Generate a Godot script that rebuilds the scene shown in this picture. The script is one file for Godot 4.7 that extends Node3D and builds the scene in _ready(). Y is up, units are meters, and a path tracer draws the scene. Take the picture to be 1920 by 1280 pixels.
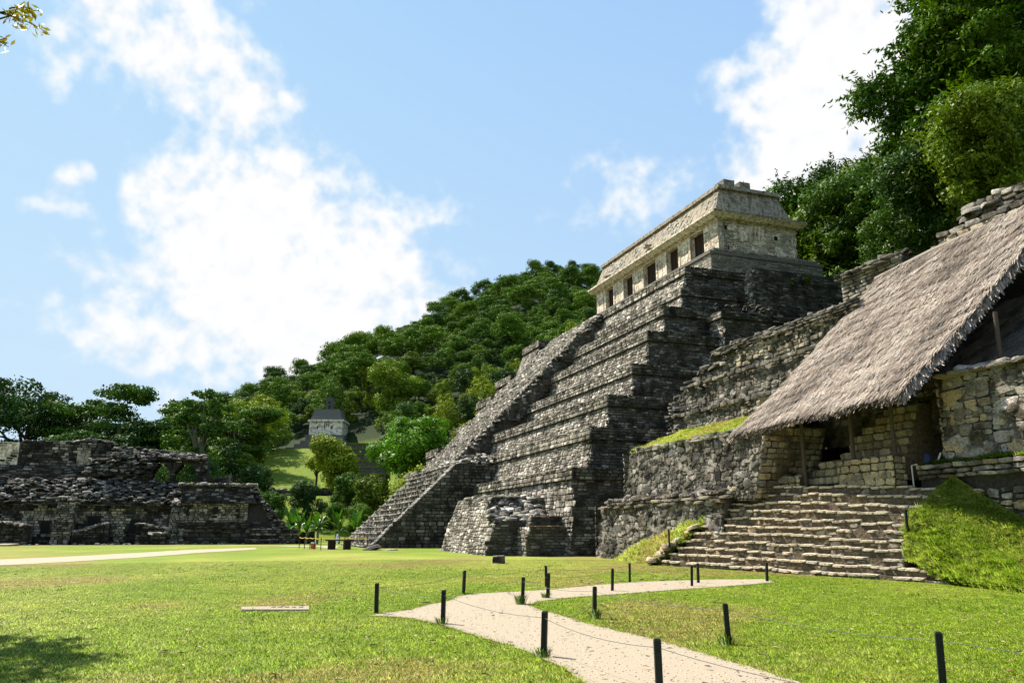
extends Node3D
# A Maya temple site: lawn and rope path in front, stepped pyramid with a temple on top, thatched shelter, ruined palace and jungle hills.
# a runs along the pyramid's front away from the camera, b runs from its front into it, y is up.
const A0 := Vector3(3.11, 0, -45.59)
const DF := Vector3(-0.33593, 0, -0.94189)
const DS := Vector3(0.94189, 0, -0.33593)
const UP := Vector3.UP
const EYE := Vector3(0, 1.65, 0)
var rng := RandomNumberGenerator.new()
var mats := {}
var used := {}
var cam: Camera3D
var unit_stones := {}
var fnoise := FastNoiseLite.new()

# ---------- mesh collecting ----------
class Buf:
	var p := PackedVector3Array()
	var n := PackedVector3Array()
	var c := PackedColorArray()
	var i := PackedInt32Array()
	func face(pts: Array, col: Color, nor := Vector3.ZERO) -> void:   # a flat polygon, corners counter-clockwise seen from outside
		var m: Vector3 = nor
		if m == Vector3.ZERO:
			m = ((pts[1] - pts[0]) as Vector3).cross(pts[2] - pts[0])
			if m.length_squared() < 1e-12 and pts.size() > 3:
				m = ((pts[2] - pts[0]) as Vector3).cross(pts[3] - pts[0])
			m = m.normalized()
		elif ((pts[1] - pts[0]) as Vector3).cross(pts[2] - pts[0]).dot(nor) < 0:
			pts = pts.duplicate()
			pts.reverse()
		var s := p.size()
		for q in pts:
			p.append(q); n.append(m); c.append(col)
		for k in range(1, pts.size() - 1):
			i.append(s); i.append(s + k + 1); i.append(s + k)
	func hexa(q: Array, col: Color) -> void:   # q: four corners below, four above, each counter-clockwise seen from above
		face([q[3], q[2], q[1], q[0]], col); face([q[4], q[5], q[6], q[7]], col)
		for k in 4:
			var m := (k + 1) % 4
			face([q[k], q[m], q[4 + m], q[4 + k]], col)
	func prism(poly: Array, along: Vector3, col: Color) -> void:   # poly: counter-clockwise seen against «along»
		var far := []
		for q in poly:
			far.append(q + along)
		face(far, col, along.normalized())
		var back := poly.duplicate(); back.reverse()
		face(back, col, -along.normalized())
		for k in poly.size():
			var m := (k + 1) % poly.size()
			face([poly[k], poly[m], far[m], far[k]], col)
	func tri_poly(poly: PackedVector2Array, place: Callable, nor: Vector3, col: Color) -> void:   # any outline, triangulated
		var t := Geometry2D.triangulate_polygon(poly)
		var s := p.size()
		for q in poly:
			p.append(place.call(q)); n.append(nor); c.append(col)
		for k in range(0, t.size(), 3):
			var a: Vector3 = p[s + t[k]]; var b: Vector3 = p[s + t[k + 1]]; var d: Vector3 = p[s + t[k + 2]]
			if (b - a).cross(d - a).dot(nor) > 0:
				i.append(s + t[k]); i.append(s + t[k + 2]); i.append(s + t[k + 1])
			else:
				i.append(s + t[k]); i.append(s + t[k + 1]); i.append(s + t[k + 2])
	func tube(pts: Array, rad: Array, sides: int, col: Color, cap := true) -> void:
		var s := p.size()
		for k in pts.size():
			var d: Vector3 = (pts[mini(k + 1, pts.size() - 1)] - pts[maxi(k - 1, 0)]).normalized()
			var x: Vector3 = d.cross(Vector3.RIGHT if absf(d.x) < 0.8 else Vector3.FORWARD).normalized()
			var y: Vector3 = d.cross(x)
			for j in sides:
				var o: Vector3 = x * cos(TAU * j / sides) + y * sin(TAU * j / sides)
				p.append(pts[k] + o * rad[k]); n.append(o); c.append(col)
		for k in pts.size() - 1:
			for j in sides:
				var a := s + k * sides + j
				var b := s + k * sides + (j + 1) % sides
				for q in [a, b + sides, b, a, a + sides, b + sides]:
					i.append(q)
		if cap:
			var e: Vector3 = (pts[-1] - pts[-2]).normalized()
			var t := p.size()
			for j in sides:
				p.append(p[s + (pts.size() - 1) * sides + j]); n.append(e); c.append(col)
			for j in range(1, sides - 1):
				i.append(t); i.append(t + j + 1); i.append(t + j)
	func stone(o: Vector3, hu: Vector3, hv: Vector3, m: Vector3, d: float, col: Color, r: RandomNumberGenerator, back := 0.06, rough := 0.2, fine := true) -> void:
		if hu.cross(hv).dot(m) < 0:
			hu = -hu
		var u := hu.normalized(); var v := hv.normalized()
		var s := p.size()
		var sx := [-1.0, 0.0, 1.0, 1.0, 1.0, 0.0, -1.0, -1.0] if fine else [-1.0, 1.0, 1.0, -1.0]
		var sy := [-1.0, -1.0, -1.0, 0.0, 1.0, 1.0, 1.0, 0.0] if fine else [-1.0, -1.0, 1.0, 1.0]
		var k0: int = sx.size()
		var tilt_u := (r.randf() - 0.5) * 0.5
		var tilt_v := (r.randf() - 0.5) * 0.5
		for k in k0:
			var corner: bool = not fine or k % 2 == 0
			var cut: float = rough * (1.5 if fine else 1.0) if corner else rough * 0.5
			var e: Vector3 = hu * (sx[k] * (1.0 - r.randf() * cut) + (0.0 if corner else (r.randf() - 0.5) * 0.3)) + hv * (sy[k] * (1.0 - r.randf() * cut))
			var out: Vector3 = (u * sx[k] + v * sy[k]).normalized()
			var f := 0.76 + 0.16 * r.randf()
			p.append(o + e * f + m * d * (0.85 + 0.25 * r.randf() + tilt_u * sx[k] + tilt_v * sy[k])); n.append((m + out * 0.12 - (u * tilt_u + v * tilt_v) * 0.3).normalized()); c.append(col)
			p.append(o + e + m * d * (0.45 + 0.25 * r.randf() + (tilt_u * sx[k] + tilt_v * sy[k]) * 0.6)); n.append((m * 0.45 + out).normalized()); c.append(col)
			p.append(o + e - m * back); n.append(out); c.append(col)
		for k in range(1, k0 - 1):
			i.append(s); i.append(s + 3 * (k + 1)); i.append(s + 3 * k)
		for k in k0:
			var a := s + 3 * k; var b := s + 3 * ((k + 1) % k0)
			for q in [a, b, b + 1, a, b + 1, a + 1, a + 1, b + 1, b + 2, a + 1, b + 2, a + 2]:
				i.append(q)
	func mesh() -> ArrayMesh:
		var a := []
		a.resize(Mesh.ARRAY_MAX)
		a[Mesh.ARRAY_VERTEX] = p; a[Mesh.ARRAY_NORMAL] = n; a[Mesh.ARRAY_COLOR] = c; a[Mesh.ARRAY_INDEX] = i
		var am := ArrayMesh.new()
		if p.size():
			am.add_surface_from_arrays(Mesh.PRIMITIVE_TRIANGLES, a)
		return am

# ---------- naming ----------
func numbered(called: String) -> String:
	var k: int = used.get(called, 0)
	used[called] = k + 1
	return called if k == 0 else "%s_%03d" % [called, k]

func meta(o: Node, label: String, category: String, group := "") -> void:
	o.set_meta("label", label)
	o.set_meta("category", category)
	if group:
		o.set_meta("group", group)

func thing(called: String, label: String, category: String, group := "", at := Vector3.ZERO) -> Node3D:
	var o := Node3D.new()
	o.name = numbered(called)
	add_child(o)
	o.position = at
	meta(o, label, category, group)
	return o

func part(parent: Node, called: String, m, mat: Material, kind := "") -> MeshInstance3D:
	var o := MeshInstance3D.new()
	o.name = called
	o.mesh = m.mesh() if m is Buf else m
	o.material_override = mat
	parent.add_child(o, true)
	if kind:
		o.set_meta("kind", kind)
	return o

func one(called: String, m, mat: Material, label: String, category: String, group := "") -> MeshInstance3D:
	var o := part(self, numbered(called), m, mat)
	meta(o, label, category, group)
	return o

func struct(called: String, m, mat: Material, label := "") -> MeshInstance3D:
	var o := part(self, numbered(called), m, mat, "structure")
	if label:
		o.set_meta("label", label)
	return o

# ---------- places ----------
func W(a: float, y: float, b: float) -> Vector3:
	return A0 + DF * a + DS * b + UP * y

func gh(_x: float, z: float) -> float:
	return 0.008 * clampf(-z, -30.0, 70.0)

func G(x: float, z: float, h := 0.0) -> Vector3:
	return Vector3(x, gh(x, z) + h, z)

func rr(a: float, b: float) -> float:
	return rng.randf_range(a, b)

func pick(a: Array):
	return a[rng.randi() % a.size()]

func lin(r: float, g: float, b: float) -> Color:
	return Color(r, g, b)

# ---------- masonry ----------
# fills the patch O + u U + v V (u < L, v < H) with stones standing proud of it along N; each goes into «out» as [middle, half U, half V, N, depth, tone]
func fill(out: Array, O: Vector3, U: Vector3, V: Vector3, L: float, H: float, N: Vector3, o: Dictionary) -> void:
	var clip = o.get("clip")
	var pal: Array = o.pal
	var dep: Array = o.get("dep", [0.03, 0.1])
	var gap: float = o.get("gap", 0.012)
	var skip: float = o.get("skip", 0.0)
	var cells := []
	if o.get("rubble", false):
		var todo := [[0.0, 0.0, L, H]]
		var sz: Array = o.sw
		while todo.size():
			var c: Array = todo.pop_back()
			var want := rr(sz[0], sz[1])
			var flat: float = o.get("flat", 1.5)
			if c[2] > want * 1.45 and c[2] >= c[3] * flat * 0.75:
				var k: float = c[2] * rr(0.35, 0.65)
				todo.append([c[0], c[1], k, c[3]]); todo.append([c[0] + k, c[1], c[2] - k, c[3]])
			elif c[3] > want / flat * 1.35:
				var k: float = c[3] * rr(0.35, 0.65)
				todo.append([c[0], c[1], c[2], k]); todo.append([c[0], c[1] + k, c[2], c[3] - k])
			else:
				cells.append(c)
	else:
		var v := 0.0
		while v < H - 0.02:
			var h := minf(rr(o.rh[0], o.rh[1]), H - v)
			if H - v - h < o.rh[0] * 0.6:
				h = H - v
			var u := rr(-0.5, 0.0) * float(o.sw[0])
			while u < L:
				var w := rr(o.sw[0], o.sw[1])
				if u + w > 0.04:
					var u0 := maxf(u, 0.0)
					var u1 := minf(u + w, L)
					if u1 - u0 > 0.05:
						cells.append([u0, v, u1 - u0, h])
				u += w
			v += h
	for c in cells:
		var mu: float = c[0] + c[2] * 0.5
		var mv: float = c[1] + c[3] * 0.5
		if clip != null and not clip.call(mu, mv):
			continue
		if skip > 0.0 and rng.randf() < skip:
			continue
		var t := rr(-0.07, 0.07)
		var hu := (U + V * t) * maxf(c[2] * 0.5 - gap, 0.02)
		var hv := (V - U * t * 0.6) * maxf(c[3] * 0.5 - gap, 0.02)
		var m := (N + U * rr(-0.08, 0.08) + V * rr(-0.08, 0.08)).normalized()
		var tone: Color = pal[0]
		if o.has("tone"):
			tone = o.tone.call(O + U * mu + V * mv)
		else:
			tone = pick(pal)
		out.append([O + U * mu + V * mv, hu, hv, m, rr(dep[0], dep[1]), tone, float(o.get("rough", 0.2))])

# single stones of any shape bedded here and there in a wall face
func bed(out: Array, n: int, O: Vector3, U: Vector3, V: Vector3, L: float, H: float, N: Vector3, size: Array, pal: Array, clip = null) -> void:
	for k in n:
		var uu := rr(0.0, L)
		var vv := rr(0.1, H)
		if clip != null and not clip.call(uu, vv):
			continue
		var g := rr(-0.5, 0.5)
		var s := rr(size[0], size[1])
		var e := U * cos(g) + V * sin(g)
		var m := (N + U * rr(-0.2, 0.2) + V * rr(-0.1, 0.3)).normalized()
		out.append([O + U * uu + V * vv, e * s * rr(0.6, 1.2), e.cross(N) * s * rr(0.35, 0.8), m, rr(0.05, 0.13), pick(pal), 0.42])

# a heap of loose stones: «n» of them round the points of «line»
func heap(out: Array, n: int, where: Callable, size: Array, pal: Array) -> void:
	for k in n:
		var s := rr(size[0], size[1])
		var m := Vector3(rr(-0.28, 0.28), 1, rr(-0.28, 0.28)).normalized()
		var u := m.cross(Vector3(rr(-1, 1), 0, rr(-1, 1)).normalized()).normalized()
		out.append([where.call(), u * s * rr(0.7, 1.5), u.cross(m) * s * rr(0.5, 1.0), m, s * rr(0.2, 0.5), pick(pal), 0.34])

func tone_key(c: Color) -> Color:
	return Color(snappedf(c.r, 0.03), snappedf(c.g, 0.03), snappedf(c.b, 0.03))

func commit_stones(parent: Node, stones: Array, mat: Material, most := 300, smallest := 9.0, called := "stone", joined := "masonry") -> void:
	var order := []
	for k in stones.size():
		var s: Array = stones[k]
		var px: float = 2.0 * sqrt(s[1].length() * s[2].length()) * 1500.0 / maxf((s[0] as Vector3).distance_to(EYE), 1.0)
		var facing: float = (EYE - (s[0] as Vector3)).normalized().dot(s[3])
		if facing > 0.08 and in_view(s[0]):
			order.append([px, k])
	order.sort_custom(func(x, y): return x[0] > y[0])
	var single := {}
	for q in order.slice(0, most):
		if q[0] >= smallest:
			single[q[1]] = true
	var b := Buf.new()
	for k in stones.size():
		var s: Array = stones[k]
		if single.has(k):
			var ro: float = s[6] if s.size() > 6 else 0.2
			var kind := rng.randi() % 8 + (8 if ro > 0.28 else 0)
			var col := tone_key(s[5])
			var key := [kind, col]
			if not unit_stones.has(key):
				var ub := Buf.new()
				var ur := RandomNumberGenerator.new()
				ur.seed = 77 + kind
				ub.stone(Vector3.ZERO, Vector3(0.5, 0, 0), Vector3(0, 0.5, 0), Vector3(0, 0, 1), 1.0, col, ur, 0.6, ro)
				unit_stones[key] = ub.mesh()
			var hu: Vector3 = s[1]
			if hu.cross(s[2]).dot(s[3]) < 0:
				hu = -hu
			var o := part(parent, called, unit_stones[key], mat)
			o.transform = parent.global_transform.affine_inverse() * Transform3D(Basis(hu * 2.0, s[2] * 2.0, (s[3] as Vector3) * float(s[4])), s[0])
		else:
			var px: float = 2.0 * sqrt(s[1].length() * s[2].length()) * 1500.0 / maxf((s[0] as Vector3).distance_to(EYE), 1.0)
			b.stone(s[0], s[1], s[2], s[3], s[4], s[5], rng, 0.06, s[6] if s.size() > 6 else 0.2, px > 7.0)
	if b.p.size():
		var j := part(parent, joined, b, mat, "stuff")
		j.transform = parent.global_transform.affine_inverse()

# ---------- materials ----------
func noise_tex(seed_: int, freq: float, size: int, ramp: Array, octaves := 5, normal := false, kind := FastNoiseLite.TYPE_SIMPLEX_SMOOTH) -> NoiseTexture2D:
	var t := NoiseTexture2D.new()
	t.width = size; t.height = size; t.seamless = true
	var f := FastNoiseLite.new()
	f.seed = seed_; f.frequency = freq; f.noise_type = kind
	f.fractal_type = FastNoiseLite.FRACTAL_FBM; f.fractal_octaves = octaves; f.fractal_gain = 0.6
	t.noise = f
	t.as_normal_map = normal
	if ramp.size():
		var g := Gradient.new()
		g.offsets = PackedFloat32Array(ramp.map(func(x): return x[0]))
		g.colors = PackedColorArray(ramp.map(func(x): return x[1]))
		t.color_ramp = g
	return t

func grey(v: float) -> Color:
	return Color(v, v, v).linear_to_srgb()

func mat(called: String, tint: Color, o := {}) -> StandardMaterial3D:
	var m := StandardMaterial3D.new()
	m.resource_name = called
	m.albedo_color = tint.linear_to_srgb()
	m.roughness = o.get("rough", 0.9)
	m.metallic_specular = o.get("spec", 0.3)
	m.vertex_color_use_as_albedo = o.get("vc", true)
	if o.has("tex"):
		m.albedo_texture = o.tex
		m.uv1_triplanar = true; m.uv1_world_triplanar = true
		var s: float = o.get("scale", 0.5)
		m.uv1_scale = Vector3(s, s, s)
	if o.has("bump"):
		m.heightmap_enabled = true
		m.heightmap_texture = o.bump
		m.heightmap_scale = o.get("relief", 2.0)
	if o.has("stain"):
		m.detail_enabled = true
		m.detail_albedo = o.stain
		m.detail_blend_mode = BaseMaterial3D.BLEND_MODE_MUL
		m.detail_uv_layer = BaseMaterial3D.DETAIL_UV_2
		m.uv2_triplanar = true; m.uv2_world_triplanar = true
		var s2: float = o.get("stain_scale", 0.12)
		m.uv2_scale = Vector3(s2, s2, s2)
	if o.has("back"):
		m.backlight_enabled = true
		m.backlight = (o.back as Color).linear_to_srgb()
	mats[called] = m
	return m

func in_view(q: Vector3) -> bool:
	var l := cam.transform.affine_inverse() * q
	return l.z < -1.0 and absf(l.x / -l.z) < 0.64 and absf(l.y / -l.z) < 0.427

# ---------- sky ----------
# clouds: [degrees right of north, degrees up, half width, half height, strength]
const CLOUDS := [
	[-24.3, 21.7, 3.0, 2.4, 0.8], [-18.8, 20.9, 6.2, 5.2, 1.15], [-16.2, 15.5, 9.6, 5.4, 1.2], [-23.6, 13.1, 5.8, 2.5, 0.75], [-11.0, 18.9, 4.6, 4.4, 0.95], [-12.9, 23.8, 3.0, 2.0, 0.5], [-18.3, 24.0, 2.6, 2.5, 1.0], [-13.5, 11.5, 7.0, 3.0, 0.9],
	[-29.5, 33.0, 4.4, 2.8, 0.95], [-24.6, 30.6, 5.0, 3.2, 1.0], [-20.4, 28.4, 3.4, 2.2, 0.95], [-26.0, 36.0, 5.0, 3.0, 0.7],
	[20.9, 25.9, 4.6, 5.6, 1.3], [25.9, 29.8, 6.0, 6.4, 1.3], [30.5, 31.5, 5.0, 4.5, 0.8], [21.2, 22.8, 4.6, 2.6, 0.95], [28.5, 22.0, 6.5, 6.0, 1.0],
	[9.2, 23.6, 3.3, 2.2, 0.55], [-31.7, 22.4, 1.2, 1.2, 0.75], [-32.9, 29.1, 1.8, 1.5, 0.45], [-5.7, 22.0, 1.6, 0.9, 0.4], [-31.5, 20.2, 1.6, 0.7, 0.4]]
var more_clouds := []
var n1 := FastNoiseLite.new()
var n2 := FastNoiseLite.new()

func sky_color(az: float, el: float) -> Color:
	var q := Vector3(sin(deg_to_rad(az)) * cos(deg_to_rad(el)), sin(deg_to_rad(el)), -cos(deg_to_rad(az)) * cos(deg_to_rad(el)))
	var t := clampf(el / 42.0, 0.0, 1.0)
	var west := 0.5 - 0.5 * sin(deg_to_rad(az) * 1.5)   # paler towards the sun's side
	west = lerpf(west, 0.5, clampf((absf(az) - 40.0) / 30.0, 0.0, 1.0))
	var low := Color(0.875, 0.945, 0.995)
	var high := Color(0.595, 0.765, 0.965).lerp(Color(0.70, 0.86, 0.99), west)
	var c := low.lerp(high, pow(t, 0.62))
	if el > 42.0:
		c = c.lerp(Color(0.48, 0.68, 0.93), clampf((el - 42.0) / 48.0, 0.0, 1.0))
	var wx := n1.get_noise_3dv(q * 9.0) * 3.4
	var wy := n1.get_noise_3dv(q * 9.0 + Vector3(7, 3, 9)) * 2.6
	var d := -1.0
	var list: Array = CLOUDS if absf(az) < 44.0 and el < 46.0 else more_clouds
	for k in list:
		var x: float = (az + wx - k[0]) / k[2]
		var y: float = (el + wy - k[1]) / k[3]
		var r := x * x + y * y
		if r < 4.0:
			d = maxf(d, k[4] * (1.0 - r * 0.55))
	if d < -0.9:
		return c
	var f := n2.get_noise_3dv(q * 26.0)
	var f2 := n2.get_noise_3dv(q * 70.0 + Vector3(3, 1, 2))
	var a := smoothstep(-0.3, 0.85, d - 0.1 + f * 0.72 + f2 * 0.13)
	a = a * (0.82 + 0.18 * a)
	var under := n2.get_noise_3dv((q + Vector3(0, 0.022, 0)) * 26.0) - f
	var body := Color(1.0, 1.0, 1.0).lerp(Color(0.9, 0.93, 0.97), clampf(under * 0.6 + 0.05 - f * 0.4, 0.0, 0.5) * clampf(1.5 - d, 0.25, 1.0))
	return c.lerp(body, a)

func sky_image() -> Image:
	n1.seed = 11; n1.frequency = 1.0; n1.fractal_octaves = 3; n1.fractal_type = FastNoiseLite.FRACTAL_FBM
	n2.seed = 5; n2.frequency = 1.0; n2.fractal_octaves = 6; n2.fractal_gain = 0.56; n2.fractal_type = FastNoiseLite.FRACTAL_FBM
	var r := RandomNumberGenerator.new()
	r.seed = 9
	for k in 26:
		var az := r.randf_range(48, 312)
		more_clouds.append([az if az <= 180 else az - 360, r.randf_range(8, 55), r.randf_range(4, 12), r.randf_range(3, 6), r.randf_range(0.7, 1.2)])
	for k in 6:
		more_clouds.append([r.randf_range(-60, 60), r.randf_range(52, 80), r.randf_range(6, 14), r.randf_range(3, 6), r.randf_range(0.6, 1.1)])
	var im := Image.create(1024, 512, false, Image.FORMAT_RGB8)
	for y in 262:
		var el := 90.0 - (y + 0.5) * 180.0 / 512.0
		for x in 1024:
			var az := (x + 0.5) * 360.0 / 1024.0
			im.set_pixel(x, y, sky_color(az if az <= 180.0 else az - 360.0, maxf(el, 0.0)))
	for y in range(262, 512):
		for x in range(0, 1024):
			im.set_pixel(x, y, Color(0.52, 0.56, 0.5))
	im.resize(4096, 2048, Image.INTERPOLATE_CUBIC)
	for y in range(564, 1000):
		var el := 90.0 - (y + 0.5) * 180.0 / 2048.0
		for x in range(-420, 420):
			im.set_pixel(posmod(x, 4096), y, sky_color((x + 0.5) * 360.0 / 4096.0, el))
	return im

# ---------- foliage ----------
# leaves on the shells of clumps; clumps sit on the shells of lobes [middle, radius]; leaves are folded lozenges
func leaves(b: Buf, lobes: Array, count: int, size: float, r: RandomNumberGenerator, clump := 0.36, droop := 0.0, long := 1.7, sprays := 0) -> void:
	var subs := []
	var total := 0.0
	for l in lobes:
		var rad: Vector3 = l[1]
		var k := 17
		for q in k:
			var d := Vector3(r.randf_range(-1, 1), r.randf_range(-0.65, 1), r.randf_range(-1, 1)).normalized()
			var s := clump * (0.45 + 0.95 * r.randf())
			var tone := 0.72 + 0.5 * r.randf()
			subs.append([l[0] + d * rad * 0.74, rad * s, tone])
			total += (rad.x * s) * (rad.x * s)
	for s in subs:
		var rad: Vector3 = s[1]
		var m := int(count * rad.x * rad.x / total)
		var o: Vector3 = s[0]
		for q in sprays:   # drooping twigs that break the outline
			var d := Vector3(r.randf_range(-1, 1), r.randf_range(-0.9, 0.9), r.randf_range(-1, 1)).normalized()
			var tip := (d + Vector3(0, -0.55, 0)).normalized()
			for k in 13:
				var f := k / 12.0
				var at := o + d * rad * 0.9 + (d * 0.55 + tip * f) * f * r.randf_range(0.55, 0.9) + Vector3(r.randf_range(-1, 1), r.randf_range(-1, 1), r.randf_range(-1, 1)) * 0.08
				var nn := (Vector3.UP + Vector3(r.randf_range(-1, 1), 0, r.randf_range(-1, 1)) * 0.7).normalized()
				leaf(b, at, (nn.cross(d) * (1.0 if k % 2 else -1.0) + tip * 0.7).normalized(), nn, size * 1.1, size * 0.4, d, s[2] * (0.8 + 0.5 * r.randf()), r.randf())
		for k in m:
			var d := Vector3(r.randf_range(-1, 1), r.randf_range(-0.75, 1), r.randf_range(-1, 1)).normalized()
			var q := o + d * rad * (0.5 + 0.52 * r.randf() + (0.45 * r.randf() if r.randf() < 0.22 else 0.0))
			var nn := (d * 0.7 + Vector3(r.randf_range(-1, 1), r.randf_range(-0.4, 1.2), r.randf_range(-1, 1)) * 0.75).normalized()
			var t := nn.cross(Vector3(r.randf_range(-1, 1), r.randf_range(-0.6, 0.6) - droop, r.randf_range(-1, 1))).normalized()
			var sz := size * (0.55 + 0.8 * r.randf())
			leaf(b, q, t, nn, sz, sz / long, d, s[2] * (0.75 + 0.5 * r.randf()), r.randf())

func leaf(b: Buf, q: Vector3, t: Vector3, nn: Vector3, l: float, w: float, d: Vector3, tone: float, hue: float) -> void:
	var x := nn.cross(t) * w * 0.5
	var s := b.p.size()
	var c := Color(tone * (0.85 + 0.45 * hue), tone, tone * (1.0 - 0.3 * hue))
	var sn := (nn * 0.6 + d * 0.5).normalized()
	b.p.append(q - t * l * 0.5); b.p.append(q + x - nn * w * 0.14); b.p.append(q + t * l * 0.5); b.p.append(q - x - nn * w * 0.14)
	for k in 4:
		b.n.append(sn); b.c.append(c)
	for k in [0, 1, 2, 0, 2, 3]:
		b.i.append(s + k)

func lobes_for(kind: String, h: float, w: float, r: RandomNumberGenerator) -> Array:
	var out := []
	if kind == "broad":      # wide, rounded, lumpy crown
		for k in 9:
			var g := TAU * k / 9.0 + r.randf_range(-0.4, 0.4)
			var f := w * 0.5 * r.randf_range(0.45, 0.78)
			out.append([Vector3(cos(g) * f, h * r.randf_range(0.5, 0.8), sin(g) * f), Vector3(w * 0.24, h * 0.15, w * 0.24) * r.randf_range(0.8, 1.25)])
		for k in 3:
			out.append([Vector3(r.randf_range(-0.15, 0.15) * w, h * r.randf_range(0.78, 0.9), r.randf_range(-0.15, 0.15) * w), Vector3(w * 0.24, h * 0.13, w * 0.24) * r.randf_range(0.8, 1.2)])
	elif kind == "draped":    # tall, covered with climbers down to the ground
		for k in 11:
			var y := h * (0.02 + 0.9 * k / 11.0)
			var f := w * 0.22 * r.randf_range(0.3, 1.3)
			var g := r.randf() * TAU
			out.append([Vector3(cos(g) * f, y, sin(g) * f), Vector3(w * 0.25, h * 0.12, w * 0.25) * r.randf_range(0.6, 1.5)])
	elif kind == "layered":   # flat tiers of foliage with gaps
		for k in 10:
			var g := r.randf() * TAU
			var y := 0.48 + 0.47 * k / 10.0
			var f := w * 0.5 * r.randf_range(0.15, 0.85) * (1.25 - y * 0.6)
			out.append([Vector3(cos(g) * f, h * y, sin(g) * f), Vector3(w * 0.22, h * 0.06, w * 0.22) * r.randf_range(0.8, 1.3)])
	elif kind == "airy":      # slim, open crown on a bare trunk
		for k in 13:
			var g := r.randf() * TAU
			var y := 0.5 + 0.48 * k / 13.0
			var f := w * 0.5 * r.randf_range(0.2, 0.9) * (1.3 - y * 0.7)
			out.append([Vector3(cos(g) * f, h * y, sin(g) * f), Vector3(w * 0.13, h * 0.05, w * 0.13) * r.randf_range(0.7, 1.4)])
	else:                      # bush
		for k in 8:
			var g := r.randf() * TAU
			var f := w * 0.33 * r.randf()
			out.append([Vector3(cos(g) * f, h * r.randf_range(0.2, 0.7), sin(g) * f), Vector3(w * 0.26, h * 0.24, w * 0.26) * r.randf_range(0.7, 1.2)])
	return out

func tree_model(kind: String, h: float, w: float, count: int, size: float, seed_: int, bare := 0.45, thick := 1.0, sprays := 0) -> Array:   # [crown, trunk]
	var r := RandomNumberGenerator.new()
	r.seed = seed_
	var lobes := lobes_for(kind, h, w, r)
	var b := Buf.new()
	leaves(b, lobes, count, size, r, 0.36, 0.0, 1.7 if sprays == 0 else 2.4, sprays)
	var t := Buf.new()
	var tr := (h * 0.022 + 0.04) * thick
	var col := Color(1, 1, 1)
	var lean := Vector3(r.randf_range(-0.04, 0.04) * h, 0, r.randf_range(-0.04, 0.04) * h)
	var top := lean + Vector3(0, h * 0.72, 0)
	t.tube([Vector3(0, -3.5, 0), Vector3(0, h * 0.03, 0), lean * 0.4 + Vector3(0, h * bare * 0.6, 0), lean * 0.7 + Vector3(0, h * bare, 0), top], [tr * 1.5, tr * 1.3, tr, tr * 0.85, tr * 0.25], 8, col)
	for l in lobes:
		var y0 := minf(h * bare * r.randf_range(0.8, 1.3), (l[0] as Vector3).y * 0.9)
		var s := lean * (y0 / (h * 0.72)) + Vector3(0, y0, 0)
		var e: Vector3 = l[0]
		t.tube([s, s.lerp(e, 0.5) + Vector3(0, h * 0.025, 0), e], [tr * 0.5, tr * 0.32, tr * 0.1], 5, col)
	return [b.mesh(), t.mesh()]

func plant_tree(model: Array, called: String, label: String, group: String, at: Vector3, scale_: float, turn: float, crown_mat: Material, trunk_mat: Material, category := "tree") -> Node3D:
	var o := thing(called, label, category, group, at)
	o.rotation.y = turn
	o.scale = Vector3.ONE * scale_
	part(o, "crown", model[0], crown_mat)
	part(o, "trunk", model[1], trunk_mat)
	return o

# ---------- the land ----------
func cone(x: float, z: float, cx: float, cz: float, h: float, rad: float) -> float:
	var d := sqrt((x - cx) * (x - cx) + (z - cz) * (z - cz)) / rad
	return h * maxf(0.0, 1.0 - d)

func slope_edge(a: float) -> float:   # where the jungle slope on the right begins
	return lerpf(13.5, 37.0, smoothstep(-14.0, 3.0, a))

func mound_side(x: float, z: float) -> float:   # metres from the middle line of the grassy mound
	return absf(x - 0.2293 * z)

func mound_at(x: float, z: float) -> float:
	var d := -z
	var h := 6.2 * smoothstep(88.0, 111.0, d) if d < 112.0 else 6.9 + 9.6 * clampf((d - 113.0) / 35.0, 0.0, 1.0)
	var half := 10.0 + 0.04 * (d - 110.0)
	return h * (1.0 - smoothstep(half, half + 9.0, mound_side(x, z))) * (1.0 - smoothstep(172.0, 185.0, d))

func land(x: float, z: float) -> float:
	var base := gh(x, z)
	var nz := fnoise.get_noise_2d(x * 0.02, z * 0.02) * 5.0 + fnoise.get_noise_2d(x * 0.07 + 90.0, z * 0.07) * 1.6
	var far := smoothstep(92.0, 150.0, -z) * (7.0 + 0.045 * maxf(-z - 130.0, 0.0))
	var hill := cone(x, z, 18, -285, 96, 172)
	hill = maxf(hill, cone(x, z, 110, -240, 80, 150))
	var mound := mound_at(x, z)
	var q := Vector3(x, 0, z) - A0
	var a := q.dot(DF)
	var b := q.dot(DS)
	var b0 := slope_edge(a)
	var side := 0.0
	if b > b0 - 7.0:
		side = lerpf(12.0, 19.0, smoothstep(-12.0, 8.0, a)) + lerpf(21.0, 15.0, smoothstep(-12.0, 8.0, a)) * (1.0 - exp(-maxf(b - b0, 0.0) / 9.0)) + 0.1 * maxf(12.0 - a, 0.0) * smoothstep(b0 - 7.0, b0 + 1.0, b) * (1.0 - smoothstep(38.0, 75.0, a))
		side = side if a > -34.0 else side * clampf(1.0 + (a + 34.0) / 60.0, 0.3, 1.0)
	var h := maxf(maxf(hill, mound), far)
	if h > mound + 0.5:
		h += nz * smoothstep(0.0, 20.0, h)
	h = maxf(h, side + nz * smoothstep(4.0, 20.0, side) * 0.5)
	return maxf(base - 0.12, base + h - 0.25)

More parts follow.
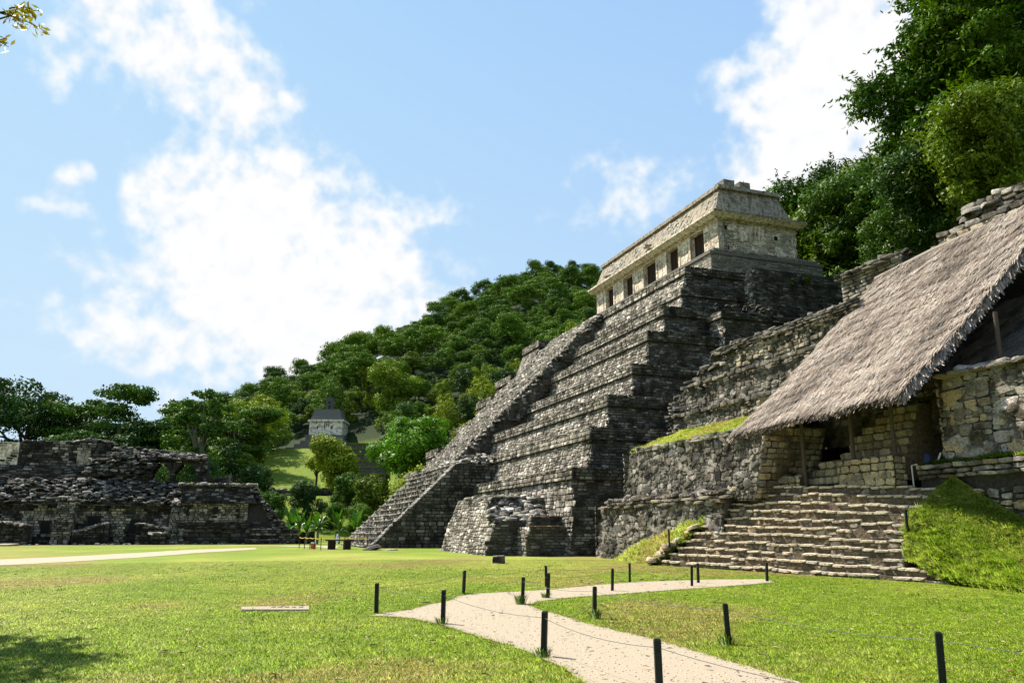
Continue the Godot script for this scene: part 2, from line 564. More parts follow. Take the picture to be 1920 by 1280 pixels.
func grid_mesh(xs: Array, zs: Array, height: Callable, col: Callable) -> Buf:
	var b := Buf.new()
	for z in zs:
		for x in xs:
			var e := 0.4
			b.p.append(Vector3(x, height.call(x, z), z))
			b.n.append(Vector3(height.call(x - e, z) - height.call(x + e, z), 2.0 * e, height.call(x, z - e) - height.call(x, z + e)).normalized())
			b.c.append(col.call(x, z))
	var w := xs.size()
	for j in zs.size() - 1:
		for k in w - 1:
			var s := j * w + k   # z falls with j
			for q in [s, s + w, s + 1, s + 1, s + w, s + w + 1]:
				b.i.append(q)
	return b

func spread(lo: float, hi: float, n: int) -> Array:
	var out := []
	for k in n + 1:
		out.append(lerpf(lo, hi, float(k) / n))
	return out

func sheet(outline: PackedVector2Array, h: float) -> Buf:   # a flat outline (x, z) laid on the lawn
	var b := Buf.new()
	b.tri_poly(outline, func(q): return G(q.x, q.y, h), UP, Color.WHITE)
	return b

func ragged(pts: Array, step: float, amount: float) -> PackedVector2Array:
	var out := PackedVector2Array()
	for k in pts.size():
		var a := Vector2(pts[k][0], pts[k][1])
		var b := Vector2(pts[(k + 1) % pts.size()][0], pts[(k + 1) % pts.size()][1])
		var n := maxi(1, int(a.distance_to(b) / step))
		var side := (b - a).orthogonal().normalized()
		for j in n:
			out.append(a.lerp(b, float(j) / n) + side * (rr(-1, 1) * amount if j else 0.0))
	return out

var path_edge := PackedVector2Array()

# ---------- the pyramid ----------
const TIERS := [
	[0.0, 0.0, 0.2, 0.68, 0.78, 5.26], [1.9, 2.18, 5.26, 2.53, 2.91, 7.87], [3.92, 4.51, 7.87, 4.41, 5.07, 10.29], [6.84, 7.87, 10.29, 7.46, 8.58, 13.19],
	[8.67, 10.23, 13.19, 9.27, 10.94, 16.2], [10.23, 12.58, 16.2, 10.82, 13.31, 18.75], [11.55, 15.01, 18.75, 12.94, 16.82, 23.05]]
const FAR_A := 46.0

# a battered mass seen from the front (faces -b) and the near side (faces -a)
func mass(parent: Node, called: String, stones: Array, t: Array, far_a: float, back_b: float, band: float, of: Dictionary, os: Dictionary, from_front := 0.0) -> void:
	var b := Buf.new()
	var core := Color(0.5, 0.48, 0.45)
	b.hexa([W(t[0], t[2] - 0.3, t[1]), W(t[0], t[2] - 0.3, back_b), W(far_a, t[2] - 0.3, back_b), W(far_a, t[2] - 0.3, t[1])].map(func(x): return x) + [W(t[3], t[5], t[4]), W(t[3], t[5], back_b), W(far_a, t[5], back_b), W(far_a, t[5], t[4])], core)
	var yb: float = t[5] - band
	var k: float = (yb - t[2]) / (t[5] - t[2])
	var ak := lerpf(t[0], t[3], k)
	var bk := lerpf(t[1], t[4], k)
	var pr := 0.2
	if band > 0.0:
		b.hexa([W(ak - pr, yb, bk - pr), W(ak - pr, yb, back_b), W(far_a, yb, back_b), W(far_a, yb, bk - pr)] + [W(t[3] - pr * 0.8, t[5] + 0.03, t[4] - pr * 0.8), W(t[3] - pr * 0.8, t[5] + 0.03, back_b), W(far_a, t[5] + 0.03, back_b), W(far_a, t[5] + 0.03, t[4] - pr * 0.8)], core)
	part(parent, called, b, mats.terrace_mortar)
	var v := (W(0, t[5], t[4]) - W(0, t[2], t[1]))
	var slope: float = (t[3] - t[0]) / (t[5] - t[2])
	var low: float = yb - t[2]
	var vl: float = v.length() * low / (t[5] - t[2])
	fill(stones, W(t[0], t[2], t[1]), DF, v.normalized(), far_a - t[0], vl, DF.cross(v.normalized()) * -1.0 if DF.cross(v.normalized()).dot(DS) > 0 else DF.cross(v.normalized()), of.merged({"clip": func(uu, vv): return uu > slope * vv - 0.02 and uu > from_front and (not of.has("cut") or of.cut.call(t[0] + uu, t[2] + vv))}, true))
	var vs := (W(t[3], t[5], 0) - W(t[0], t[2], 0))
	var ns := DS.cross(vs.normalized())
	if ns.dot(DF) > 0:
		ns = -ns
	var bs: float = (t[4] - t[1]) / (t[5] - t[2])
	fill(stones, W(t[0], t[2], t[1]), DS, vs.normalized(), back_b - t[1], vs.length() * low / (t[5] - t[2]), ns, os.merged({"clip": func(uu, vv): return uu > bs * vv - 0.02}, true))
	if band > 0.0:
		fill(stones, W(ak - pr, yb, bk - pr), DF, UP, far_a - ak + pr, band, -DS, of.merged({"rubble": false, "rh": [0.2, 0.3], "sw": [0.4, 1.1], "dep": [0.02, 0.06], "clip": func(uu, _v): return not of.has("cut") or of.cut.call(ak + uu, t[5])}, true))
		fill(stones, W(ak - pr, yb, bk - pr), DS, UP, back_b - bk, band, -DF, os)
		# thin slabs along the foot of the band and on its top edge
		for e in [[t[5] - 0.03, 0.08]]:
			var pj := 0.07
			fill(stones, W(ak - pr, e[0], bk - pr), DF, UP, far_a - ak, e[1], -DS, of.merged({"rubble": false, "rh": [0.08, 0.09], "sw": [0.5, 1.4], "dep": [0.05, 0.09], "clip": func(uu, _v): return not of.has("cut") or of.cut.call(ak + uu, t[5])}, true))
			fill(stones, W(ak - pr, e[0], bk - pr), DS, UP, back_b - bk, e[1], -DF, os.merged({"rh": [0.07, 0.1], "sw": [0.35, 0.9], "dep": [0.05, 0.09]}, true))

func pyramid() -> void:
	var py := thing("stepped_pyramid", "tall grey stepped stone pyramid carrying the cream temple on its top", "pyramid")
	var stones := []
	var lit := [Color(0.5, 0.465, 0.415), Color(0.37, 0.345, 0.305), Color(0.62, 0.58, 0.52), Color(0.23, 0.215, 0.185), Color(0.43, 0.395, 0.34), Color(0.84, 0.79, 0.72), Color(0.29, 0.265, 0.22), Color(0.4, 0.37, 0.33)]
	var dark := [Color(0.115, 0.108, 0.094), Color(0.15, 0.14, 0.118), Color(0.09, 0.085, 0.075), Color(0.19, 0.175, 0.148), Color(0.12, 0.112, 0.09), Color(0.36, 0.34, 0.295), Color(0.16, 0.15, 0.12)]  # same stone, darker on the near sides: their shade is put into the colour
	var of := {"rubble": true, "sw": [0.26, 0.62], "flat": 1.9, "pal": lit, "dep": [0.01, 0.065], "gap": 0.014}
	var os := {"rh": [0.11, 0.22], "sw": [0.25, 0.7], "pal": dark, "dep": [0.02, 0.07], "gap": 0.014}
	var no_front := func(aa, yy): return not (aa > 28.3 and aa < 40.8 and yy > 6.5) and not (aa > 20.3 and aa < 34.8 and yy < 6.9)
	for k in TIERS.size():
		var o := of.duplicate()
		o.cut = no_front
		if k == 0:
			o.sw = [0.3, 0.75]
			o.cut = func(aa, yy): return not (aa > 20.3 and aa < 34.8) and not (aa > 18.9 and yy > 4.5)
		if k == 6:
			mass(py, "terrace", stones, [11.55, 15.01, 18.75, 12.2, 15.9, 20.9], FAR_A - 0.1 * k, 33.6, 0.62, o, os)
			mass(py, "terrace", stones, [12.25, 15.97, 20.9, 12.94, 16.82, 23.05], FAR_A - 0.1 * k - 0.1, 33.5, 0.62, o, os)
		else:
			mass(py, "terrace", stones, TIERS[k], FAR_A - 0.1 * k, 34.0 - 0.1 * k, 0.72 if k else 0.66, o, os)
	# the heavier body standing proud of the upper near side
	mass(py, "side_body", stones, [10.9, 21.6, 18.75, 11.5, 22.3, 23.3], 14.0, 33.3, 0.0, of, os)
	mass(py, "side_body", stones, [8.2, 16.6, 14.6, 8.8, 17.1, 18.2], 14.0, 33.2, 0.5, of, os)
	mass(py, "side_body", stones, [7.4, 14.6, 11.5, 8.0, 15.2, 14.6], 14.0, 33.1, 0.0, of, os)
	for k in range(1, 7):
		var t: Array = TIERS[k]
		mass(py, "flank_body", stones, [41.1, t[1] - 1.75, t[2], 41.1, t[4] - 1.75, t[5]], 46.4, t[4] + 1.5, 0.72, of, os)
	# rubble where the bodies meet
	heap(stones, 26, func(): return W(rr(8.3, 11.3), 18.8, rr(16.6, 21.5)), [0.15, 0.3], dark)
	# lower flight with sloping side walls
	var lo := Buf.new()
	var core := Color(0.5, 0.48, 0.45)
	lo.prism([W(20, 0.1, 2.6), W(20, 0.1, -7.6), W(20, 6.55, -0.75), W(20, 6.9, -0.4), W(20, 6.9, 2.6)], DF * 15.0, core)
	lo.prism([W(33.9, 0.1, -6.2), W(33.9, 0.1, -7.9), W(33.9, 7.1, -0.7), W(33.9, 7.1, 0.9)], DF * 1.25, core)
	lo.prism([W(19.9, 0.1, -6.2), W(19.9, 0.1, -7.9), W(19.9, 7.0, -0.8), W(19.9, 7.0, 0.8)], DF * 1.3, core)
	var stair := part(py, "lower_staircase", lo, mats.mortar)
	var n_low := 14
	for k in n_low:
		var b0 := -7.75 + 0.5 * k
		var y0 := 0.2 + 0.48 * k
		var sb := Buf.new()
		sb.hexa([W(21.2, y0 - 0.5, b0), W(21.2, y0 - 0.5, b0 + 0.9), W(33.9, y0 - 0.5, b0 + 0.9), W(33.9, y0 - 0.5, b0), W(21.2, y0 + 0.45, b0), W(21.2, y0 + 0.45, b0 + 0.9), W(33.9, y0 + 0.45, b0 + 0.9), W(33.9, y0 + 0.45, b0)], Color(0.55, 0.53, 0.5))
		part(stair, "step", sb, mats.stone_core)
		fill(stones, W(21.2, y0, b0), DF, UP, 12.6, 0.37, -DS, {"rh": [0.12, 0.2], "sw": [0.3, 0.7], "pal": lit, "dep": [0.0, 0.05], "skip": 0.06})
		fill(stones, W(21.2, y0 + 0.38, b0 - 0.03), DF, UP, 12.6, 0.1, -DS, {"rh": [0.09, 0.1], "sw": [0.5, 1.1], "pal": [Color(0.56, 0.54, 0.5), Color(0.46, 0.44, 0.4)], "dep": [0.06, 0.14], "skip": 0.05})
	# tops and flank of the lower side walls
	var sl := (W(0, 7.0, -0.8) - W(0, 0.1, -7.9)).normalized()
	for aa in [19.9, 33.9]:
		fill(stones, W(aa + 0.02, 0.25, -7.8), DF, sl, 1.25, 9.6, sl.cross(DF) * (1.0 if sl.cross(DF).y > 0 else -1.0), {"rh": [0.3, 0.55], "sw": [0.4, 0.75], "pal": [Color(0.36, 0.345, 0.32), Color(0.28, 0.27, 0.25), Color(0.44, 0.42, 0.39)], "dep": [0.02, 0.06]})
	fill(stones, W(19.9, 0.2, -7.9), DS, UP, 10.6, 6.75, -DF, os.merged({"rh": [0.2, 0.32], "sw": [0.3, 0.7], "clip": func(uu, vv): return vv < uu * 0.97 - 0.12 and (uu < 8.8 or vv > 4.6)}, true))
	# rubble lying on top of it
	heap(stones, 260, func():
		var q := rr(0, 1); var w := rr(0, 1)
		return W(20.2 + 7.8 * w, 6.9 + 1.5 * (1.0 - absf(q - 0.7)) * rr(0.0, 0.75), -0.5 + 3.2 * q), [0.16, 0.36], lit)
	heap(stones, 90, func():
		var q := rr(0, 1)
		return W(rr(29.5, 33.6) - 2.5 * (1.0 - q), 0.45 + 6.6 * q, -7.5 + 6.9 * q), [0.14, 0.34], lit)
	# upper flight
	var up := Buf.new()
	up.prism([W(28.2, 6.8, 3.0), W(28.2, 6.8, 0.4), W(28.2, 22.4, 16.0), W(28.2, 22.4, 19.0)], DF * 12.6, core)
	var us := part(py, "upper_staircase", up, mats.mortar)
	var n_up := 54
	for k in n_up:
		var b0 := 0.35 + 0.2935 * k
		var y0 := 6.85 + 0.3 * k
		var sb := Buf.new()
		var e := 28.0 + 0.75 * fnoise.get_noise_2d(float(k / 4) * 60.0, 9.0) + rr(-0.1, 0.1)
		sb.hexa([W(e, y0 - 1.1, b0), W(e, y0 - 1.1, b0 + 1.2), W(41, y0 - 1.1, b0 + 1.2), W(41, y0 - 1.1, b0), W(e, y0 + 0.27, b0), W(e, y0 + 0.27, b0 + 1.2), W(41, y0 + 0.27, b0 + 1.2), W(41, y0 + 0.27, b0)], Color(0.55, 0.53, 0.5))
		part(us, "step", sb, mats.stone_core)
		fill(stones, W(e, y0, b0), DF, UP, 12.9, 0.27, -DS, {"rh": [0.26, 0.27], "sw": [0.35, 0.9], "pal": lit, "dep": [0.02, 0.09], "skip": 0.05})
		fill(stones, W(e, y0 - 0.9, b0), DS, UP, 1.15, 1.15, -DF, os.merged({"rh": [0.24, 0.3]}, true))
	heap(stones, 150, func():
		var q := rr(0, 1)
		return W(rr(27.7, 28.9), 7.05 + 15.9 * q + rr(-0.3, 0.15), 0.45 + 15.6 * q + rr(-0.1, 0.4)), [0.14, 0.34], lit)
	heap(stones, 130, func():
		var q := rr(0, 1)
		return W(rr(28.4, 40.5), 7.1 + 15.9 * q, 0.35 + 15.6 * q), [0.12, 0.26], lit)
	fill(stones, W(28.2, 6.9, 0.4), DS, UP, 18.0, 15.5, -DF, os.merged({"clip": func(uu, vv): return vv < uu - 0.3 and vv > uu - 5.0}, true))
	# block with sloping front at the foot, and a second one beside it
	mass(py, "foot_block", stones, [2.2, -4.15, 0.15, 2.35, -3.5, 2.32], 12.2, 0.6, 0.0, of, os)
	mass(py, "foot_block", stones, [3.6, -3.5, 2.3, 4.8, -2.95, 3.75], 11.9, 0.6, 0.0, of, os)
	mass(py, "foot_block", stones, [0.6, -2.3, 0.15, 0.68, -2.05, 1.95], 3.2, 0.5, 0.0, of, os)
	mass(py, "foot_block", stones, [1.5, -1.65, 1.9, 1.55, -1.55, 2.5], 4.0, 0.5, 0.0, of, os)
	heap(stones, 130, func():
		var q := rr(0, 1)
		return W(2.5 + 2.6 * q, 2.3 + 1.5 * q * rr(0.7, 1.0), rr(-3.6, -0.2)), [0.14, 0.32], lit)
	heap(stones, 60, func(): return W(rr(4.6, 11.5), 3.75, rr(-3.1, -0.2)), [0.14, 0.32], lit)
	fill(stones, W(0.6, 1.95, -2.15), DS, UP, 2.0, 0.08, -DF, {"rh": [0.07, 0.08], "sw": [0.5, 0.9], "pal": [Color(0.42, 0.3, 0.22)], "dep": [0.08, 0.16]})
	fill(stones, W(1.5, 2.5, -1.65), DS, UP, 2.0, 0.08, -DF, {"rh": [0.07, 0.08], "sw": [0.5, 0.9], "pal": [Color(0.42, 0.3, 0.22)], "dep": [0.08, 0.2]})
	# loose stones along the terrace lips
	for k in 6:
		var t: Array = TIERS[k]
		heap(stones, 40, func(): return W(rr(t[3], 28), t[5] + 0.04, t[4] + rr(0.0, 0.5)), [0.1, 0.2], lit)
	commit_stones(py, stones, mats.stone_grey, 300, 9.0)

# ---------- the temple on the pyramid ----------
func temple() -> void:
	var te := thing("hilltop_temple", "cream plastered temple with five doorways on top of the stepped pyramid", "temple")
	var y0 := 25.35
	var y1 := 28.25
	var b := Buf.new()
	var w := Color.WHITE
	var box := func(bf: Buf, a0, a1, lo, hi, b0, b1): bf.hexa([W(a0, lo, b0), W(a0, lo, b1), W(a1, lo, b1), W(a1, lo, b0), W(a0, hi, b0), W(a0, hi, b1), W(a1, hi, b1), W(a1, hi, b0)], w)
	box.call(b, 13.1, 38.3, 23.0, 24.75, 19.35, 31.0)
	part(te, "plinth", b, mats.stone_core)
	b = Buf.new()
	box.call(b, 13.0, 38.4, 24.75, 25.0, 19.2, 31.1)
	box.call(b, 13.2, 38.2, 25.0, y0, 19.7, 30.6)
	part(te, "plinth_ledge", b, mats.stone_core)
	# piers between the five doorways
	for q in [[17.96, 20.03], [22.2, 24.2], [26.8, 29.05], [31.2, 33.5]]:
		b = Buf.new()
		box.call(b, q[0], q[1], y0, y1 - 0.2, 20.5, 20.98)
		part(te, "pier", b, mats.plaster)
		for f in [0, 1]:
			var pb := Buf.new()
			box.call(pb, q[0] - 0.03 + f * (q[1] - q[0] - 0.22), q[0] + 0.25 + f * (q[1] - q[0] - 0.22), y0, y1 - 0.2, 20.44, 20.5)
			part(te, "pier_edge", pb, mats.plaster)
	b = Buf.new()
	box.call(b, 13.57, 15.75, y0, y1, 20.5, 21.1)
	box.call(b, 13.57, 14.9, y0, y1, 22.1, 28.7)
	box.call(b, 14.9, 37.2, y0, y1, 27.4, 28.7)
	box.call(b, 35.55, 37.8, y0, y1, 20.5, 28.7)
	part(te, "wall", b, mats.plaster)
	b = Buf.new()
	box.call(b, 15.75, 35.55, y1 - 0.2, y1, 20.5, 22.1)
	part(te, "lintel", b, mats.plaster)
	b = Buf.new()
	box.call(b, 14.9, 35.55, y0, y1, 23.9, 24.6)
	part(te, "inner_wall", b, mats.dark_wood)  # wall coloured dark so the room behind the doorways reads as shaded
	for q in [[15.75, 17.96], [20.03, 22.2], [24.2, 26.8], [29.05, 31.2], [33.5, 35.55]]:
		b = Buf.new()
		box.call(b, q[0] + 0.02, q[1] - 0.02, y0, y1 - 0.2, 21.0, 21.06)
		part(te, "doorway_screen", b, mats.door_wood)
		for f in 4:
			b = Buf.new()
			var aa: float = lerpf(q[0] + 0.1, q[1] - 0.1, f / 3.0)
			box.call(b, aa - 0.05, aa + 0.05, y0, y1 - 0.21, 20.95, 21.0)
			part(te, "screen_bar", b, mats.dark_wood)
	# cornice, sloping upper zone, roof
	b = Buf.new()
	b.hexa([W(13.1, y1, 20.05), W(13.1, y1, 29.1), W(38.2, y1, 29.1), W(38.2, y1, 20.05), W(12.75, y1 + 0.32, 19.65), W(12.75, y1 + 0.32, 29.5), W(38.5, y1 + 0.32, 29.5), W(38.5, y1 + 0.32, 19.65)], w)
	box.call(b, 12.8, 38.45, y1 + 0.322, y1 + 0.52, 19.7, 29.45)
	part(te, "cornice", b, mats.plaster)
	b = Buf.new()
	b.hexa([W(13.5, 28.77, 20.3), W(13.5, 28.77, 28.6), W(37.9, 28.77, 28.6), W(37.9, 28.77, 20.3), W(14.0, 31.3, 21.2), W(14.0, 31.3, 27.3), W(37.2, 31.3, 27.3), W(37.2, 31.3, 21.2)], w)
	part(te, "upper_wall", b, mats.plaster_grey)
	b = Buf.new()
	box.call(b, 13.7, 37.5, 31.3, 31.62, 20.95, 27.6)
	part(te, "roof_band", b, mats.plaster_grey)
	b = Buf.new()
	b.hexa([W(13.7, 31.622, 20.95), W(13.7, 31.622, 27.6), W(37.5, 31.622, 27.6), W(37.5, 31.622, 20.95), W(14.6, 32.05, 22.2), W(14.6, 32.05, 26.3), W(36.6, 32.05, 26.3), W(36.6, 32.05, 22.2)], w)
	part(te, "roof", b, mats.roof_white)
	var st := []
	for q in [[15.2, 22.6], [15.2, 24.3], [23.0, 22.8], [30.0, 22.8]]:
		b = Buf.new()
		var hh := 0.95 if q[0] < 16 else 0.35
		box.call(b, q[0], q[0] + 1.4, 32.0, 32.05 + hh, q[1], q[1] + 1.15)
		part(te, "roof_comb_stump", b, mats.stone_core)
		for f in 5:
			fill(st, W(q[0], 32.05, q[1]), DS, UP, 1.15, hh, -DF, {"rh": [0.14, 0.2], "sw": [0.25, 0.5], "pal": [Color(0.2, 0.19, 0.17), Color(0.3, 0.28, 0.25)], "dep": [0.02, 0.08]})
			break
	# side wall: thin coursed stone showing through fallen plaster
	var cream := [Color(0.54, 0.49, 0.4), Color(0.42, 0.385, 0.32), Color(0.62, 0.57, 0.48), Color(0.33, 0.305, 0.26), Color(0.5, 0.43, 0.33)]
	var pn := FastNoiseLite.new()
	pn.seed = 3; pn.frequency = 0.42
	var has_plaster := func(uu, vv): return pn.get_noise_2d(uu, vv * 1.2) + 0.5 * exp(-pow((uu - 3.9) / 1.8, 2.0) - pow((vv - 1.75) / 0.85, 2.0)) > 0.2
	fill(st, W(13.57, y0, 20.5), DS, UP, 8.2, 2.85, -DF, {"rh": [0.14, 0.27], "sw": [0.3, 0.8], "pal": cream, "dep": [0.015, 0.06], "clip": func(uu, vv): return not has_plaster.call(uu, vv) and not (absf(uu - 6.0) < 0.22 and absf(vv - 1.75) < 0.2)})
	b = Buf.new()
	box.call(b, 13.5, 13.575, y0 + 1.6, y0 + 1.95, 26.35, 26.65)
	part(te, "wall_hole", b, mats.void_dark)
	b = Buf.new()
	for j in 29:
		for k in 82:
			var uu := 0.05 + k * 0.1
			var vv := 0.02 + j * 0.1
			if has_plaster.call(uu, vv) and not (absf(uu - 6.0) < 0.25 and absf(vv - 1.75) < 0.25):
				var q := W(13.50, y0 + vv, 20.5 + uu) - DF * 0.03 * clampf(pn.get_noise_2d(uu, vv * 1.2), 0.0, 1.0)
				b.face([q - DS * 0.052 - UP * 0.052, q + DS * 0.052 - UP * 0.052, q + DS * 0.052 + UP * 0.052, q - DS * 0.052 + UP * 0.052], w, -DF)
	part(te, "plaster_patch", b, mats.plaster, "stuff")
	fill(st, W(13.57, y0, 20.5), DF, UP, 2.1, 2.85, -DS, {"rh": [0.2, 0.32], "sw": [0.4, 0.8], "pal": cream, "dep": [0.0, 0.02], "skip": 0.35})
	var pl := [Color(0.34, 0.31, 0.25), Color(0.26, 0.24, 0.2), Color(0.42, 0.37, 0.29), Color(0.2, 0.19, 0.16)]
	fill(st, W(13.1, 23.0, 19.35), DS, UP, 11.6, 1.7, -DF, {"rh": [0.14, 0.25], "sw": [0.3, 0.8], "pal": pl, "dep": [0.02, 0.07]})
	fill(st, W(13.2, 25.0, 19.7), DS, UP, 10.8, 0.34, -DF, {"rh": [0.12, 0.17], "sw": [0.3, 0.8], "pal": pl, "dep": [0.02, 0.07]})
	fill(st, W(13.1, 23.0, 19.35), DF, UP, 25.0, 1.7, -DS, {"rh": [0.16, 0.3], "sw": [0.35, 0.8], "pal": cream, "dep": [0.01, 0.05]})
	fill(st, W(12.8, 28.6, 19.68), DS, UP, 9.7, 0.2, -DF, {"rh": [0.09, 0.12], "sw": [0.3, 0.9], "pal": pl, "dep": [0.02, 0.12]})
	# worn stucco relief on the upper zone
	var slope := (W(14, 31.3, 21.2) - W(13.5, 28.77, 20.3)).normalized()
	var up_v := (W(0, 31.3, 21.2) - W(0, 28.77, 20.3)).normalized()
	var nf := DF.cross(up_v)
	nf = nf if nf.dot(DS) < 0 else -nf
	for k in 340:
		var uu := rr(0.4, 23.4)
		var vv := rr(0.25, 2.3)
		if fnoise.get_noise_2d(uu * 6.0, vv * 6.0) > -0.1:
			var s := rr(0.08, 0.26)
			var g := rr(0, TAU)
			var e := DF * cos(g) + up_v * sin(g)
			st.append([W(13.5, 28.77, 20.3) + DF * uu + up_v * vv, e * s, e.cross(nf) * s * rr(0.3, 0.8), nf, rr(0.03, 0.1), pick([Color(0.42, 0.4, 0.36), Color(0.34, 0.33, 0.3), Color(0.5, 0.47, 0.42)])])
	for q in [[25.0, 0.9], [34.0, 0.5]]:
		for k in 4:
			st.append([W(13.5 + q[0] - 13.5 + k * 0.18, 28.77 + q[1], 20.35), DF * 0.3, UP * 0.09, -DS, rr(0.25, 0.5), Color(0.3, 0.28, 0.25)])
	commit_stones(te, st, mats.stone_cream, 300, 8.0)
	# a plant rooted in the pyramid's upper side
	b = Buf.new()
	var r := RandomNumberGenerator.new()
	r.seed = 4
	leaves(b, [[W(10.9, 22.5, 27.2), Vector3(0.45, 0.3, 0.45)], [W(10.9, 22.2, 25.8), Vector3(0.25, 0.18, 0.25)]], 130, 0.3, r)
	one("wall_plant", b, mats.leaf_bright, "small bright green plant growing from the pyramid's dark upper side", "plant")

# ---------- the temple platform on the right, with its stairway and thatched shelter ----------
const CREAM := [Color(0.54, 0.44, 0.29), Color(0.44, 0.35, 0.23), Color(0.6, 0.5, 0.36), Color(0.3, 0.24, 0.16), Color(0.5, 0.37, 0.22), Color(0.36, 0.31, 0.24)]
const WALL := [Color(0.26, 0.245, 0.22), Color(0.19, 0.18, 0.16), Color(0.35, 0.33, 0.30), Color(0.13, 0.125, 0.11), Color(0.28, 0.25, 0.2), Color(0.48, 0.45, 0.41), Color(0.21, 0.19, 0.16), Color(0.16, 0.15, 0.135)]

func cbox(b: Buf, a0: float, a1: float, lo: float, hi: float, b0: float, b1: float, col := Color.WHITE) -> void:
	b.hexa([W(a0, lo, b0), W(a0, lo, b1), W(a1, lo, b1), W(a1, lo, b0), W(a0, hi, b0), W(a0, hi, b1), W(a1, hi, b1), W(a1, hi, b0)], col)

func platform() -> void:
	var pf := thing("terraced_platform", "ruined grey stone terrace platform behind the thatched shelter", "ruin")
	var st := []
	var core := Color(0.6, 0.57, 0.52)
	var rub := {"rubble": true, "sw": [0.14, 0.62], "flat": 1.9, "pal": WALL, "dep": [0.01, 0.075], "gap": 0.002, "rough": 0.25}
	var slab := {"rh": [0.1, 0.24], "sw": [0.3, 0.9], "pal": WALL, "dep": [0.03, 0.2], "gap": 0.012}
	# lowest wall
	var b := Buf.new()
	b.hexa([W(-13.2, 0, 0.75), W(-13.2, 0, 7), W(-1.8, 0, 7), W(-1.8, 0, 0.75), W(-13.2, 3.0, 1.15), W(-13.2, 3.0, 7), W(-2.3, 3.0, 7), W(-2.3, 3.0, 1.15)], core)
	part(pf, "lower_wall", b, mats.rubble_mortar)
	var v := (W(0, 3.0, 1.15) - W(0, 0, 0.75)).normalized()
	fill(st, W(-13.4, 0.1, 0.76), DF, v, 11.5, 2.95, -DS, rub)
	bed(st, 260, W(-13.2, 0.1, 0.76), DF, v, 11.0, 2.8, -DS, [0.08, 0.34], WALL)
	fill(st, W(-1.9, 0.1, 0.76), DS, UP, 1.6, 2.9, DF, rub)
	# ledge of overhanging slabs
	for k in 3:
		fill(st, W(-14, 2.82 + 0.17 * k, 1.02 + 0.09 * k), DF, UP, 11.6 - 0.3 * k, 0.16, -DS, {"rh": [0.1, 0.17], "sw": [0.35, 1.0], "pal": [Color(0.34, 0.3, 0.25), Color(0.42, 0.38, 0.32), Color(0.25, 0.22, 0.19), Color(0.45, 0.36, 0.27)], "dep": [0.05, 0.32], "skip": 0.12})
	heap(st, 90, func(): return W(rr(-13.5, -2.6), 3.25, rr(1.1, 1.7)), [0.12, 0.34], WALL)
	# upper wall with a square hole, broken off in steps at the shelter
	b = Buf.new()
	b.hexa([W(-14.8, 2.9, 1.6), W(-14.8, 2.9, 4.6), W(-3.6, 2.9, 5), W(-3.6, 2.9, 1.6), W(-15.7, 5.75, 1.95), W(-15.7, 5.75, 4.6), W(-4.0, 5.75, 5), W(-4.0, 5.75, 1.95)], core)
	part(pf, "upper_wall", b, mats.rubble_mortar)
	v = (W(0, 5.75, 1.95) - W(0, 2.9, 1.6)).normalized()
	fill(st, W(-16.3, 2.95, 1.6), DF, v, 12.7, 2.85, -DS, rub.merged({"clip": func(uu, vv): return uu > 1.5 - vv * 0.32 and not (absf(uu - 4.05) < 0.3 and absf(vv - 1.05) < 0.26) and uu < 12.7 - vv * 0.14}, true))
	bed(st, 340, W(-16.3, 2.95, 1.6), DF, v, 12.7, 2.8, -DS, [0.08, 0.34], WALL, func(uu, vv): return uu > 1.8 - vv * 0.32 and uu < 12.3 and not (absf(uu - 4.05) < 0.5 and absf(vv - 1.05) < 0.45))
	fill(st, W(-14.82, 2.95, 1.62), DS, (W(-15.7, 5.75, 0) - W(-14.8, 2.9, 0)).normalized(), 2.9, 2.9, -DF, {"rh": [0.2, 0.3], "sw": [0.3, 0.7], "pal": CREAM, "dep": [0.02, 0.08]})
	b = Buf.new()
	cbox(b, -12.48, -12.03, 3.8, 4.2, 1.66, 1.7)
	part(pf, "wall_hole", b, mats.void_dark)
	fill(st, W(-3.7, 2.95, 1.62), DS, UP, 3.2, 2.75, DF, rub)
	for k in 2:
		fill(st, W(-15.6, 5.6 + 0.14 * k, 1.85 + 0.08 * k), DF, UP, 11.0, 0.14, -DS, slab.merged({"skip": 0.25}, true))
	heap(st, 70, func(): return W(rr(-14.5, -3.9), 5.82, rr(2.0, 2.5)), [0.12, 0.28], WALL)
	# terraces above, crumbling at their far end
	b = Buf.new()
	b.prism([W(-14.6, 5.0, 11.5), W(-14.6, 5.0, 7.8), W(-14.6, 11.7, 8.4), W(-14.6, 11.7, 11.5)], DF * 9.8, core)
	b.prism([W(-4.8, 5.0, 11.5), W(-4.8, 5.0, 7.85), W(-4.8, 10.7, 8.35), W(-4.8, 10.7, 11.5)], DF * 2.8, core)
	b.prism([W(-2.0, 5.0, 11.5), W(-2.0, 5.0, 7.9), W(-2.0, 9.6, 8.3), W(-2.0, 9.6, 11.5)], DF * 3.2, core)
	b.prism([W(-32, 5.0, 11.5), W(-32, 5.0, 5.2), W(-32, 6.9, 5.5), W(-32, 10.2, 9.2), W(-32, 10.2, 11.5)], DF * 17.4, core)
	part(pf, "terrace", b, mats.rubble_mortar)
	var ragged_end := func(uu, vv): return -14.6 + uu < 1.7 - maxf(vv - 2.9, 0.0) * 2.5 + fnoise.get_noise_2d(uu * 9.0, vv * 14.0) * 0.8
	v = (W(0, 11.7, 8.4) - W(0, 5.0, 7.8)).normalized()
	fill(st, W(-14.6, 6.9, 7.97), DF, v, 17, 5.0, -DS, rub.merged({"sw": [0.2, 0.7], "clip": ragged_end}, true))
	bed(st, 360, W(-14.6, 6.9, 7.97), DF, v, 17, 4.6, -DS, [0.1, 0.34], WALL, ragged_end)
